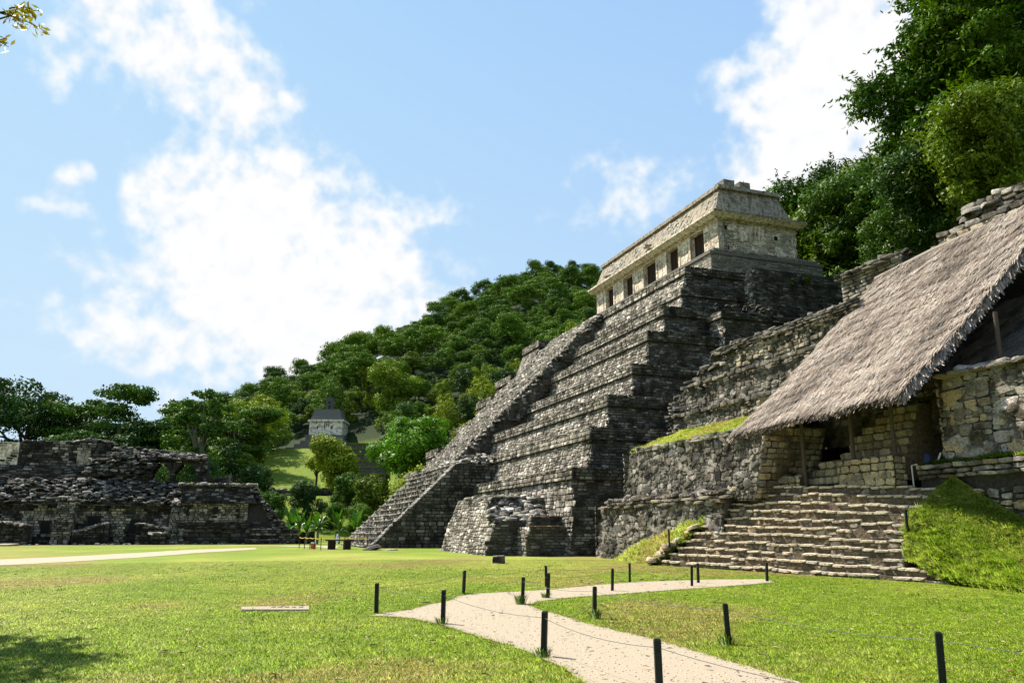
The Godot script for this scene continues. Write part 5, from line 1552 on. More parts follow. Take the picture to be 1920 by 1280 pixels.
	while nspots.size() < 130 and tries < 30000:
		tries += 1
		var a := rr(-44, 40)
		var b := rr(11, 74)
		var b0 := slope_edge(a)
		if b < b0 + 2.5 or (a < -30.0 and b < 18.0):
			continue
		var q := W(a, 0, b)
		q.y = land(q.x, q.z)
		var top := q + UP * 9.0
		if not in_view(top) and not in_view(q + UP * 3.0):
			continue
		var ok := true
		for w in nspots:
			if Vector2(w.x - q.x, w.z - q.z).length() < 3.3:
				ok = false
				break
		if ok:
			nspots.append(q)
	for q in [[18.5, 39.0], [24.0, 39.5], [29.0, 40.5], [34.0, 41.5], [21.0, 43.5], [26.5, 45.0], [14.0, 40.5]]:
		var at := W(q[0], 0, q[1])
		at.y = land(at.x, at.z)
		nspots.append(at)
	# shrubs along the foot of the slope
	for k in 34:
		var a := -34.0 + 2.1 * k
		var b0 := slope_edge(a)
		var at := W(a + rr(-0.6, 0.6), 0, maxf(b0 - rr(0.0, 2.5), 14.5))
		if a > 6.0 and a < 15.0:
			at = W(a, 0, 37.0)
		at.y = land(at.x, at.z) - 1.2
		if in_view(at + UP * 4.0):
			var m: int = rng.randi() % 7
			var tone: String = ["dark green", "green", "fresh green", "yellow-green", "deep green", "blue-green", "olive green"][m]
			var near_what := "behind the thatched shelter" if a < -8.0 else ("behind the ruined terrace platform" if a < 6.0 else "behind the pyramid's upper right side")
			plant_tree(near_models[2 if k % 2 else 4], "jungle_shrub", "%s dense jungle shrub %s" % [tone, near_what], "%s shrubs %s" % [tone, near_what], at, rr(0.5, 0.72), rr(0, TAU), near_crowns[m], mats.dark_bark, "shrub")
	for q in nspots:
		var m: int = rng.randi() % 7
		var tone: String = ["dark green", "green", "fresh green", "yellow-green", "deep green", "blue-green", "olive green"][m]
		var kind: int = rng.randi() % 6
		var where := "high on the jungle slope at the right edge"
		var q2: Vector3 = q - A0
		if q2.dot(DS) < 26.0:
			where = "at the foot of the jungle slope behind the thatched shelter"
		elif q2.dot(DF) > 8.0:
			where = "on the jungle slope right of the hilltop temple"
		elif q.y < 36.0:
			where = "halfway up the jungle slope above the thatched shelter"
		var form: String = ["climber-hung", "vine-draped", "rounded", "slim vine-hung", "bushy", "tall vine-covered"][kind]
		plant_tree(near_models[kind], "jungle_tree", "%s %s tree %s" % [tone, form, where], "%s %s trees %s" % [tone, form, where], q - UP * 0.8, rr(0.7, 1.05) if q2.dot(DF) < 13.0 or q2.dot(DS) > 46.0 else rr(1.25, 1.45), rr(0, TAU), near_crowns[m], mats.dark_bark)
	# one branch reaching out over the sky
	md = tree_model("layered", 19.5, 9.0, 16000, 0.34, 406, 0.6)
	plant_tree(md, "reaching_tree", "tree whose feathery branches reach out against the white cloud", "", Vector3(33.9, land(33.9, -70.5) - 0.5, -70.5), 0.84, 1.2, near_crowns[1], mats.dark_bark)

func banana(at: Vector3, h: float, label: String) -> void:
	var o := thing("banana_plant", label, "plant", "banana plants by the pyramid stairway", at)
	var b := Buf.new()
	b.tube([Vector3.ZERO, Vector3(0.03, h * 0.3, 0), Vector3(0.0, h * 0.52, 0.02)], [0.11, 0.09, 0.06], 7, Color.WHITE)
	part(o, "stem", b, mats.pale_bark)
	for k in 13:
		var g := TAU * k / 13.0 + rr(-0.3, 0.3)
		var out := Vector3(cos(g), 0, sin(g))
		var up := rr(0.45, 1.5)
		var len := h * rr(0.45, 0.7)
		b = Buf.new()
		var side := Vector3(-out.z, 0, out.x)
		var prev := []
		for j in 8:
			var t := j / 7.0
			var q := Vector3(0, h * 0.5, 0) + out * len * (t * (1.15 - up * 0.55)) + UP * len * (up * t * 1.1 - 0.75 * t * t * (1.2 - up * 0.5))
			var w := len * rr(0.1, 0.15) * sin(PI * clampf(0.12 + t * 0.88, 0, 1)) + 0.01
			var row := [q - side * w + UP * w * 0.35, q, q + side * w + UP * w * 0.35]
			if prev.size():
				var c := Color(1, 1, 1) * rr(0.75, 1.2)
				b.face([prev[0], prev[1], row[1], row[0]], c)
				b.face([prev[1], prev[2], row[2], row[1]], c)
			prev = row
		part(o, "leaf", b, mats.banana_leaf)

# ---------- small things on the lawn ----------
func post(at: Vector3, h: float, label: String, tilt := 0.0) -> void:
	var o := thing("rope_post", label, "post", "dark posts of the low rope fence", at)
	var b := Buf.new()
	var e := 0.034
	b.hexa([Vector3(-e, -0.15, e), Vector3(e, -0.15, e), Vector3(e, -0.15, -e), Vector3(-e, -0.15, -e), Vector3(-e, h, e), Vector3(e, h, e), Vector3(e, h, -e), Vector3(-e, h, -e)], Color.WHITE)
	part(o, "shaft", b, mats.post)
	b = Buf.new()
	b.hexa([Vector3(-e, h, e), Vector3(e, h, e), Vector3(e, h, -e), Vector3(-e, h, -e), Vector3(-e * 0.7, h + 0.015, e * 0.7), Vector3(e * 0.7, h + 0.015, e * 0.7), Vector3(e * 0.7, h + 0.015, -e * 0.7), Vector3(-e * 0.7, h + 0.015, -e * 0.7)], Color(1.6, 1.6, 1.5))
	part(o, "cap", b, mats.post)
	b = Buf.new()
	b.tube([Vector3(0, h - 0.1, e + 0.012), Vector3(0, h - 0.1, e)], [0.008, 0.008], 6, Color.WHITE)
	part(o, "eyelet", b, mats.wire)
	o.rotation = Vector3(0, rr(-0.4, 0.4), tilt)

func wire(p0: Vector3, p1: Vector3, sag: float, label: String) -> void:
	var b := Buf.new()
	var pts := []
	var rad := []
	for k in 9:
		var t := k / 8.0
		pts.append(p0.lerp(p1, t) - UP * sag * 4.0 * t * (1.0 - t))
		rad.append(0.0035)
	b.tube(pts, rad, 5, Color.WHITE, false)
	one("fence_wire", b, mats.wire, label, "wire", "thin wires of the low rope fence")

func clump(at: Vector3, h: float, n: int, label: String) -> void:
	var b := Buf.new()
	for k in n:
		var g := rr(0, TAU)
		var out := Vector3(cos(g), 0, sin(g))
		var l := h * rr(0.5, 1.1)
		var q := out * rr(0.0, 0.11)
		var side := Vector3(-out.z, 0, out.x) * rr(0.005, 0.009)
		var mid := q + out * l * rr(0.1, 0.3) + UP * l * 0.6
		var tip := q + out * l * rr(0.35, 0.75) + UP * l * rr(0.65, 1.0)
		var c := Color(rr(0.7, 1.2), rr(0.85, 1.15), 0.7)
		b.face([q - side, q + side, mid + side * 0.8, mid - side * 0.8], c, (UP + out * 0.5).normalized())
		b.face([mid - side * 0.8, mid + side * 0.8, tip], c, (UP + out).normalized())
	var o := one("grass_clump", b, mats.leaf_bright, label, "grass", "tufts of long grass at the rope posts")
	o.position = at

func fence() -> void:
	var h := 0.55
	var q := {
		"A": [G(-2.62, -16.22), "thin dark post left of the path's left corner, by the lawn"], "B": [G(-1.19, -14.51), "dark post on the path's left edge beside a grass tuft"],
		"C": [G(-1.2, -20.65), "dark post on the lawn at the path's far bend, left one"], "D": [G(0.22, -18.04), "dark post at the inner bend of the path, in the longest grass"],
		"E": [G(0.84, -19.6), "dark post just right of the inner bend, nearer of two in line"], "F": [G(0.95, -23.12), "dark post beyond the path, right behind another post"],
		"G": [G(1.5, -15.31), "dark post right of the path with a bright grass tuft at its foot"], "H": [G(2.6, -21.64), "dark post on the far branch of the path towards the stairway"],
		"I": [G(3.51, -24.83), "farthest thin post on the lawn left of the stairway's grass bank"], "J": [G(0.41, -11.0), "dark post standing at the left edge of the path in the foreground"],
		"K": [G(3.08, -12.04), "dark post on the right-hand lawn in the middle of the foreground"], "L": [G(1.44, -8.37), "dark post cut off by the bottom edge, in the middle of the path's foot"],
		"M": [G(5.03, -23.32), "dark post on the path in front of the stairway's left end"], "N": [G(4.47, -8.89), "dark post at the bottom right corner of the lawn"],
		"O": [G(5.5, -24.6), "dark post against the lowest steps, right of another post"], "P": [G(7.75, -25.3), "short dark post in front of the middle of the lowest step"]}
	for k in q:
		post(q[k][0], h, q[k][1], rr(-0.05, 0.05))
	post(W(-11.1, 1.2, -0.15), 0.55, "dark post on the grass bank at the stairway's left edge")
	post(W(-21.65, 1.75, 2.25), 0.6, "dark post on the grass bank at the stairway's right edge")
	var up := UP * (h - 0.07)
	var links := ["AC", "AB", "CF", "FI", "DE", "BJ", "JL", "EH", "DG", "GK", "KN", "HM", "MO", "OP"]
	for l in links:
		var p0: Vector3 = q[l[0]][0]
		var p1: Vector3 = q[l[1]][0]
		var names := {"A": "path's left corner", "B": "path's left edge", "C": "far bend", "D": "inner bend", "E": "post right of the inner bend", "F": "far lawn", "G": "grass-tufted post", "H": "far branch", "I": "farthest post", "J": "foreground post", "K": "middle right post", "L": "bottom edge post", "M": "stairway's left end", "N": "bottom right post", "O": "lowest steps", "P": "middle of the lowest step"}
		wire(p0 + up, p1 + up, 0.07, "thin wire strung from the %s to the %s" % [names[l[0]], names[l[1]]])
	wire(q.N[0] + up, G(6.2, -6.5) + up, 0.04, "thin wire leaving the frame from the bottom right post")
	wire(q.L[0] + up, G(2.6, -6.0) + up, 0.04, "thin wire leaving the frame from the bottom edge post")
	wire(W(-11.1, 1.68, -0.15), W(-14.4, 4.6, 2.2), 0.05, "thin wire rising from the grass bank post to the shelter's first post")
	for c in [["B", 0.16, 60, "grass tuft at the post on the path's left edge"], ["D", 0.26, 110, "longest grass tuft, at the inner bend of the path"], ["E", 0.18, 70, "grass tuft at the post right of the inner bend"], ["G", 0.22, 120, "bright grass tuft at the post right of the path"], ["J", 0.16, 110, "spreading grass tuft at the foreground post"], ["K", 0.18, 90, "grass tuft at the middle post of the right-hand lawn"], ["C", 0.08, 40, "short grass tuft at the far bend post"]]:
		clump(q[c[0]][0] + Vector3(rr(-0.05, 0.05), 0, 0.05), c[1], c[2], c[3])

func small_things() -> void:
	var b := Buf.new()
	# concrete slab flush with the lawn
	var o := thing("lawn_slab", "pale flat stone slab lying in the lawn left of the path", "slab", "", G(-4.75, -17.0))
	b.hexa([Vector3(-0.62, -0.1, 0.39), Vector3(0.75, -0.1, 0.39), Vector3(0.54, -0.1, -0.46), Vector3(-0.83, -0.1, -0.24), Vector3(-0.6, 0.035, 0.37), Vector3(0.73, 0.035, 0.37), Vector3(0.52, 0.035, -0.44), Vector3(-0.81, 0.035, -0.22)], Color.WHITE)
	part(o, "slab", b, mats.concrete)
	b = Buf.new()
	for k in 5:
		b.stone(Vector3(-0.1 + 0.14 * k, 0.036, -0.05 + 0.03 * (k % 2)), Vector3(0.05, 0, 0), Vector3(0, 0, 0.03), UP, 0.015, Color(0.75, 0.72, 0.66), rng)
	part(o, "chipped_patch", b, mats.concrete)
	# squared block on the lawn by the pyramid's corner
	var st := []
	o = thing("stone_block", "single dark square stone block on the lawn before the pyramid", "block", "", G(-0.59, -37.3))
	b = Buf.new()
	b.stone(Vector3(0, 0.16, 0), Vector3(0.29, 0, 0.03), Vector3(0, 0.15, 0), Vector3(0, 0, 1), 0.3, Color(0.13, 0.12, 0.11), rng, 0.25, 0.05)
	part(o, "block", b, mats.stone_grey)
	b = Buf.new()
	b.stone(Vector3(0, 0.31, 0.02), Vector3(0.28, 0, 0), Vector3(0, 0, 0.24), UP, 0.03, Color(0.4, 0.33, 0.26), rng)  # paler plate: the sun on the block's top is put into its colour
	part(o, "sunlit_top", b, mats.stone_grey)
	b = Buf.new()
	b.stone(Vector3(-0.12, 0.0, 0.42), Vector3(0.13, 0, 0), Vector3(0, 0, 0.05), UP, 0.03, Color(0.6, 0.58, 0.55), rng)
	one("flat_stone", b, mats.concrete, "small pale flat stone at the foot of the square block", "stone").position = G(-0.59, -37.3)
	b = Buf.new()
	b.stone(Vector3(0, 0.1, 0), Vector3(0.55, 0.16, 0.05), Vector3(-0.05, 0.05, 0.5), Vector3(0.1, 1, 0.35).normalized(), 0.12, Color(0.4, 0.34, 0.28), rng, 0.12, 0.06)
	one("tilted_slab", b, mats.stone_cream, "tilted stone slab lying at the foot of the pyramid stairway", "slab").position = G(-9.7, -57.0)
	b = Buf.new()
	b.stone(Vector3(0, 0.03, 0), Vector3(0.4, 0, 0), Vector3(0, 0, 0.3), UP, 0.06, Color(0.6, 0.52, 0.42), rng)
	one("flat_stone", b, mats.stone_cream, "pale flat stone in the grass right of the tilted slab", "stone").position = G(-8.2, -56.4)
	b = Buf.new()
	b.hexa([Vector3(-0.7, -0.1, 0.6), Vector3(0.7, -0.1, 0.6), Vector3(0.9, -0.1, -0.6), Vector3(-0.5, -0.1, -0.6), Vector3(-0.7, 0.12, 0.6), Vector3(0.7, 0.12, 0.6), Vector3(0.9, 0.2, -0.6), Vector3(-0.5, 0.2, -0.6)], Color.WHITE)
	one("ground_slab", b, mats.concrete, "pale square slab on the grass before the palace's left end", "slab").position = G(-42.2, -68.5)
	b = Buf.new()
	b.hexa([Vector3(-0.7, 0, 0.3), Vector3(0.7, 0, 0.3), Vector3(0.7, 0, -0.3), Vector3(-0.7, 0, -0.3), Vector3(-0.7, 0.08, 0.3), Vector3(0.7, 0.08, 0.3), Vector3(0.7, 0.08, -0.3), Vector3(-0.7, 0.08, -0.3)], Color.WHITE)
	one("ground_slab", b, mats.concrete, "thin pale slab on the grass before the palace's right block", "slab").position = G(-26.2, -76.6)
	for k in 9:
		b = Buf.new()
		b.stone(Vector3.ZERO, Vector3(rr(0.05, 0.13), 0, 0), Vector3(0, 0, rr(0.04, 0.08)), UP, rr(0.02, 0.05), Color(0.62, 0.56, 0.48), rng)
		var at: Vector3 = [G(4.0, -25.9), G(4.35, -26.1), G(4.6, -25.7), G(2.2, -24.3), G(5.2, -26.4), G(2.6, -24.6), G(-1.9, -18.4), G(3.3, -25.4), G(4.9, -26.3)][k]
		one("path_stone", b, mats.concrete, "small pale stone on the grass edge along the far branch of the path", "stone", "pale stones along the far path").position = at
	# barrier, table and what stands on it, at the foot of the pyramid stairway
	var tb := thing("wooden_table", "low brown wooden table at the foot of the pyramid stairway", "table", "", G(-12.35, -59.0))
	b = Buf.new()
	b.hexa([Vector3(-0.95, 0.6, 0.4), Vector3(0.95, 0.6, 0.4), Vector3(0.95, 0.6, -0.4), Vector3(-0.95, 0.6, -0.4), Vector3(-0.95, 0.68, 0.4), Vector3(0.95, 0.68, 0.4), Vector3(0.95, 0.68, -0.4), Vector3(-0.95, 0.68, -0.4)], Color(2.2, 1.9, 1.7))
	part(tb, "table_top", b, mats.dark_wood)
	for x in [-0.55, 0.55]:
		b = Buf.new()
		b.hexa([Vector3(x - 0.22, -0.1, 0.3), Vector3(x + 0.22, -0.1, 0.3), Vector3(x + 0.22, -0.1, -0.3), Vector3(x - 0.22, -0.1, -0.3), Vector3(x - 0.22, 0.6, 0.3), Vector3(x + 0.22, 0.6, 0.3), Vector3(x + 0.22, 0.6, -0.3), Vector3(x - 0.22, 0.6, -0.3)], Color(0.5, 0.5, 0.5))
		part(tb, "leg", b, mats.dark_wood)
	var ck := thing("cooler", "red cooler box with a white lid beside the wooden table", "cooler", "", G(-14.6, -60.6))
	ck.scale = Vector3.ONE * 0.6
	b = Buf.new()
	b.hexa([Vector3(-0.26, 0, 0.18), Vector3(0.26, 0, 0.18), Vector3(0.26, 0, -0.18), Vector3(-0.26, 0, -0.18), Vector3(-0.28, 0.62, 0.2), Vector3(0.28, 0.62, 0.2), Vector3(0.28, 0.62, -0.2), Vector3(-0.28, 0.62, -0.2)], Color(0.5, 0.1, 0.04))
	part(ck, "box", b, mats.paint)
	b = Buf.new()
	b.hexa([Vector3(-0.29, 0.622, 0.21), Vector3(0.29, 0.622, 0.21), Vector3(0.29, 0.622, -0.21), Vector3(-0.29, 0.622, -0.21), Vector3(-0.26, 0.78, 0.18), Vector3(0.26, 0.78, 0.18), Vector3(0.26, 0.78, -0.18), Vector3(-0.26, 0.78, -0.18)], Color(0.75, 0.75, 0.72))
	part(ck, "lid", b, mats.paint)
	var jg := thing("water_jug", "blue and white water container at the foot of the pyramid stairway", "jug", "", G(-14.0, -66.0, 0.35))
	jg.scale = Vector3.ONE * 0.5
	b = Buf.new()
	b.tube([Vector3.ZERO, Vector3(0, 0.1, 0), Vector3(0, 0.9, 0), Vector3(0, 1.05, 0)], [0.24, 0.27, 0.27, 0.16], 12, Color(0.45, 0.55, 0.7))
	part(jg, "body", b, mats.paint)
	b = Buf.new()
	b.tube([Vector3(0, 1.05, 0), Vector3(0, 1.3, 0)], [0.15, 0.13], 12, Color(0.8, 0.8, 0.8))
	part(jg, "cap", b, mats.paint)
	var pts := [G(-16.0, -62.0), G(-15.3, -60.8), G(-14.6, -59.6), G(-14.0, -58.4), G(-13.3, -57.4), G(-11.7, -57.6), G(-10.3, -58.6)]
	for k in pts.size():
		b = Buf.new()
		b.tube([pts[k] - UP * 0.1, pts[k] + UP * 0.85], [0.03, 0.03], 7, Color.WHITE)
		one("barrier_post", b, mats.dark_wood, ["farthest left thin barrier post near the stairway foot", "second thin barrier post left of the cooler", "thin barrier post in front of the cooler", "thin barrier post left of the wooden table", "thin barrier post at the rope's near corner", "thin barrier post before the wooden table's right side", "thin barrier post at the stair side wall"][k], "post", "thin posts of the yellow rope barrier")
	b = Buf.new()
	var line := []
	var rad := []
	for k in pts.size() - 1:
		for j in 4:
			var t := j / 4.0
			line.append(pts[k].lerp(pts[k + 1], t) + UP * (0.8 - 0.14 * t * (1.0 - t) * 4.0 * 0.5)); rad.append(0.022)
	line.append(pts[-1] + UP * 0.8); rad.append(0.022)
	b.tube(line, rad, 5, Color(0.6, 0.42, 0.03))
	one("yellow_rope", b, mats.paint, "yellow rope strung along the thin posts at the stairway foot", "rope")
	# things in the shade of the thatch
	b = Buf.new()
	b.tube([W(-21.0, 3.86, 4.1), W(-21.0, 3.94, 4.1), W(-21.02, 4.09, 4.12), W(-20.97, 4.22, 4.15), W(-21.0, 4.26, 4.15)], [0.1, 0.16, 0.15, 0.07, 0.05], 9, Color(0.015, 0.035, 0.09))
	one("blue_sack", b, mats.paint, "dark blue sack on the ledge in the shelter's shade", "sack")
	b = Buf.new()
	b.tube([W(-21.42, 3.86, 4.05), W(-21.58, 4.22, 4.1)], [0.03, 0.03], 6, Color(0.5, 0.53, 0.55))
	one("pale_stick", b, mats.paint, "short pale stick leaning beside the blue sack", "stick")
	b = Buf.new()
	b.tube([W(-20.75, 3.0, 3.65), W(-20.75, 3.85, 3.65), W(-20.98, 3.87, 3.65)], [0.025, 0.025, 0.025], 6, Color(0.5, 0.5, 0.5))
	one("metal_rail", b, mats.paint, "thin grey metal bracket at the top right of the stairway", "rail")

func shade_tree() -> void:
	# stands left of the frame; only a few twigs and its shadow reach into the picture
	var o := thing("shade_tree", "tree at the left edge whose twigs hang into the top left corner", "tree", "", Vector3(-14.9, gh(0, -15.0), -15.0))
	var r := RandomNumberGenerator.new()
	r.seed = 55
	var b := Buf.new()
	leaves(b, [[Vector3(2.2, 9.9, -0.1), Vector3(1.4, 0.8, 1.4)], [Vector3(2.0, 8.9, -1.3), Vector3(1.2, 0.7, 1.2)], [Vector3(1.5, 11.0, 0.8), Vector3(1.5, 0.8, 1.5)], [Vector3(0.6, 10.4, -0.4), Vector3(1.6, 0.9, 1.6)], [Vector3(-0.8, 9.6, -0.6), Vector3(1.8, 1.1, 1.8)], [Vector3(-1.2, 11.0, 0.4), Vector3(2.0, 1.2, 2.0)]], 9000, 0.2, r)
	part(o, "crown", b, crowns[3])
	b = Buf.new()
	b.tube([Vector3(0, -0.3, 0), Vector3(0.1, 3, 0), Vector3(0.2, 6, 0.1), Vector3(0.4, 10.2, 0.3)], [0.28, 0.2, 0.15, 0.05], 9, Color.WHITE)
	b.tube([Vector3(0.15, 5.5, 0.1), Vector3(2.0, 8.0, 1.4), Vector3(5.1, 9.7, 3.0), Vector3(6.8, 9.7, 3.6)], [0.09, 0.06, 0.035, 0.012], 7, Color.WHITE)
	part(o, "trunk", b, mats.bark)
	# hanging twigs with thin yellowish leaves
	var tw := Buf.new()
	var lf := Buf.new()
	for k in 16:
		var s := Vector3(5.1, 9.7, 3.0).lerp(Vector3(6.9, 9.8, 3.7), r.randf_range(-0.25, 1.0))
		var e := s + Vector3(r.randf_range(0.0, 0.75), r.randf_range(-0.65, 0.15), r.randf_range(-0.4, 0.5))
		tw.tube([s, s.lerp(e, 0.5) + UP * 0.05, e], [0.014, 0.009, 0.004], 5, Color.WHITE)
		for j in 24:
			var q := s.lerp(e, r.randf_range(0.45, 1.0)) + Vector3(r.randf_range(-1, 1), r.randf_range(-1, 1), r.randf_range(-1, 1)) * 0.09
			leaf(lf, q, Vector3(r.randf_range(-1, 1), r.randf_range(-1, 0.2), r.randf_range(-1, 1)).normalized(), Vector3(r.randf_range(-1, 1), 0.6, r.randf_range(-1, 1)).normalized(), 0.14, 0.06, UP, r.randf_range(0.8, 1.6), r.randf_range(0.6, 1.6))
	part(o, "twigs", tw, mats.dark_bark)
	part(o, "leaves", lf, mats.leaf_yellow, "stuff")

# ---------- grass ----------
func tuft_mesh(blades: int, h: float, spread_: float, width: float, seed_: int) -> ArrayMesh:
	var r := RandomNumberGenerator.new()
	r.seed = seed_
	var b := Buf.new()
	for k in blades:
		var g := r.randf() * TAU
		var out := Vector3(cos(g), 0, sin(g))
		var q := Vector3(r.randf_range(-1, 1), 0, r.randf_range(-1, 1)) * spread_
		var l := h * r.randf_range(0.6, 1.25)
		var side := Vector3(-out.z, 0, out.x) * width
		var c := Color(r.randf_range(0.75, 1.2), r.randf_range(0.85, 1.15), r.randf_range(0.7, 1.1))
		b.face([q - side, q + side, q + out * l * r.randf_range(0.3, 1.3) + UP * l * r.randf_range(0.2, 0.85)], c, (UP + out * 0.35).normalized())
	return b.mesh()

func scatter(called: String, label: String, mesh: Mesh, places: PackedFloat32Array, m: Material, category := "grass") -> void:
	var mm := MultiMesh.new()
	mm.transform_format = MultiMesh.TRANSFORM_3D
	mm.use_colors = true
	mm.mesh = mesh
	mm.instance_count = places.size() / 16
	mm.buffer = places
	var o := MultiMeshInstance3D.new()
	o.name = numbered(called)
	o.multimesh = mm
	o.material_override = m
	add_child(o)
	o.set_meta("kind", "stuff")
	meta(o, label, category)

func put(places: PackedFloat32Array, q: Vector3, g: float, s: float, sy: float, c: Color) -> void:
	var ca := cos(g) * s
	var sa := sin(g) * s
	places.append_array(PackedFloat32Array([ca, 0, sa, q.x, 0, sy, 0, q.y, -sa, 0, ca, q.z, c.r, c.g, c.b, 1.0]))

func lawn_color(x: float, z: float) -> Color:
	var n := fnoise.get_noise_2d(x * 0.9, z * 0.55)
	var m := fnoise.get_noise_2d(x * 4.0 + 50.0, z * 2.4)
	var c := Color(0.16, 0.225, 0.02).lerp(Color(0.3, 0.31, 0.075), clampf(0.4 + n * 1.2 + m * 0.7, 0.0, 1.0))
	return c.lerp(Color(0.26, 0.2, 0.085), clampf(fnoise.get_noise_2d(x * 2.2 - 70.0, z * 1.3 + 20.0) * 3.2 - 0.45, 0.0, 0.7))

func all_grass() -> void:
	var places := PackedFloat32Array()
	var stair := PackedVector2Array()
	for q in [W(-10.6, 0, -0.5), W(-23.9, 0, 1.7), W(-22, 0, 4), W(-12, 0, 4)]:
		stair.append(Vector2(q.x, q.z))
	var slab := PackedVector2Array([Vector2(-5.58, -17.24), Vector2(-4.21, -17.46), Vector2(-4.0, -16.61), Vector2(-5.36, -16.61)])
	for k in 260000:
		var d := 7.6 + 34.0 * pow(rng.randf(), 1.15)
		var g := rr(-0.63, 0.63)
		var x := sin(g) * d
		var z := -cos(g) * d
		var v := Vector2(x, z)
		if x > -3.2 and Geometry2D.is_point_in_polygon(v, path_edge) or Geometry2D.is_point_in_polygon(v, stair) or Geometry2D.is_point_in_polygon(v, slab):
			continue
		var c := lawn_color(x, z) * (rr(0.45, 1.2) if rng.randf() < 0.76 else rr(1.5, 2.5))  # the brightest tufts carry the sheen of the blades in their colour
		var dry := rng.randf()
		if dry > 0.86:
			c = c.lerp(Color(0.42, 0.4, 0.2), 0.7)
		var s := rr(0.7, 1.25) * (1.0 + d * 0.014)
		put(places, G(x, z), rr(0, TAU), s, rr(0.55, 1.15) * clampf(1.15 - d / 40.0, 0.2, 1.0), c)
	for k in 5200:
		var d := 8.0 + 30.0 * pow(rng.randf(), 1.2)
		var g := rr(-0.63, 0.63)
		var v := Vector2(sin(g) * d, -cos(g) * d)
		if fnoise.get_noise_2d(v.x * 3.0, v.y * 2.0 + 40.0) < 0.08 or Geometry2D.is_point_in_polygon(v, path_edge) or Geometry2D.is_point_in_polygon(v, stair):
			continue
		var s := rr(1.2, 2.2)
		put(places, G(v.x, v.y), rr(0, TAU), s, s * rr(0.8, 1.3), Color(0.09, 0.16, 0.015) * rr(0.7, 1.5))
	scatter("lawn_grass", "short mown grass blades of the lawn", tuft_mesh(9, 0.045, 0.085, 0.006, 3), places, mats.grass_blade)
	places = PackedFloat32Array()
	for bk in banks:
		var at: Callable = bk[0]
		var n := int(bk[1] * 420)
		for k in n:
			var q: Vector3 = at.call(rng.randf(), rng.randf())
			var c := lawn_color(q.x * 2.0, q.z * 2.0 + q.y * 3.0) * rr(0.7, 1.9)
			if rng.randf() > 0.88:
				c = c.lerp(Color(0.3, 0.24, 0.12), 0.6)
			var s := rr(0.6, 1.5) * (1.0 + 1.3 * maxf(fnoise.get_noise_2d(q.x * 14.0, q.z * 14.0 + q.y * 20.0), 0.0))
			put(places, q - UP * 0.01, rr(0, TAU), s, s * rr(0.7, 1.4), c)
	scatter("bank_grass", "longer rough grass on the banks beside the stairway", tuft_mesh(9, 0.1, 0.11, 0.008, 4), places, mats.grass_blade)
	# gravel on the path, fallen leaves on the grass
	places = PackedFloat32Array()
	for k in 15000:
		var d := 7.6 + 18.0 * pow(rng.randf(), 1.3)
		var v := Vector2(rr(-3, 8.2), -d)
		if Geometry2D.is_point_in_polygon(v, path_edge):
			var s := rr(0.4, 1.15)
			put(places, G(v.x, v.y, 0.012), rr(0, TAU), s, s, (pick([Color(0.36, 0.3, 0.24), Color(0.52, 0.46, 0.39), Color(0.28, 0.23, 0.18), Color(0.46, 0.4, 0.33)]) as Color))
	var pebble := Buf.new()
	pebble.stone(Vector3.ZERO, Vector3(0.011, 0, 0), Vector3(0, 0, 0.008), UP, 0.008, Color.WHITE, rng, 0.004, 0.3)
	scatter("path_gravel", "fine loose gravel on the sandy footpath", pebble.mesh(), places, mats.paint, "gravel")
	places = PackedFloat32Array()
	for k in 900:
		var d := 8.0 + 30.0 * rng.randf()
		var g := rr(-0.63, 0.63)
		var s := rr(0.7, 1.5)
		put(places, G(sin(g) * d, -cos(g) * d, 0.045), rr(0, TAU), s, s, (pick([Color(0.16, 0.1, 0.04), Color(0.3, 0.22, 0.1), Color(0.08, 0.055, 0.03), Color(0.36, 0.3, 0.16)]) as Color))
	var dead := Buf.new()
	dead.face([Vector3(-0.05, 0, 0), Vector3(0, 0.012, 0.022), Vector3(0.05, 0.004, 0), Vector3(0, 0.016, -0.022)], Color.WHITE, UP)
	scatter("fallen_leaves", "dry fallen leaves scattered over the lawn", dead.mesh(), places, mats.paint, "leaves")
	# taller edge growth along the path
	places = PackedFloat32Array()
	for k in path_edge.size():
		var a := path_edge[k]
		var b := path_edge[(k + 1) % path_edge.size()]
		for j in 9:
			var v := a.lerp(b, rng.randf()) + Vector2(rr(-0.07, 0.07), rr(-0.07, 0.07))
			var c := lawn_color(v.x, v.y) * rr(0.6, 1.2)
			var s := rr(0.7, 1.3)
			put(places, G(v.x, v.y), rr(0, TAU), s, s * rr(0.6, 1.2), c)
	scatter("edge_grass", "uneven grass growing over the edges of the sandy path", tuft_mesh(6, 0.06, 0.05, 0.006, 6), places, mats.grass_blade)

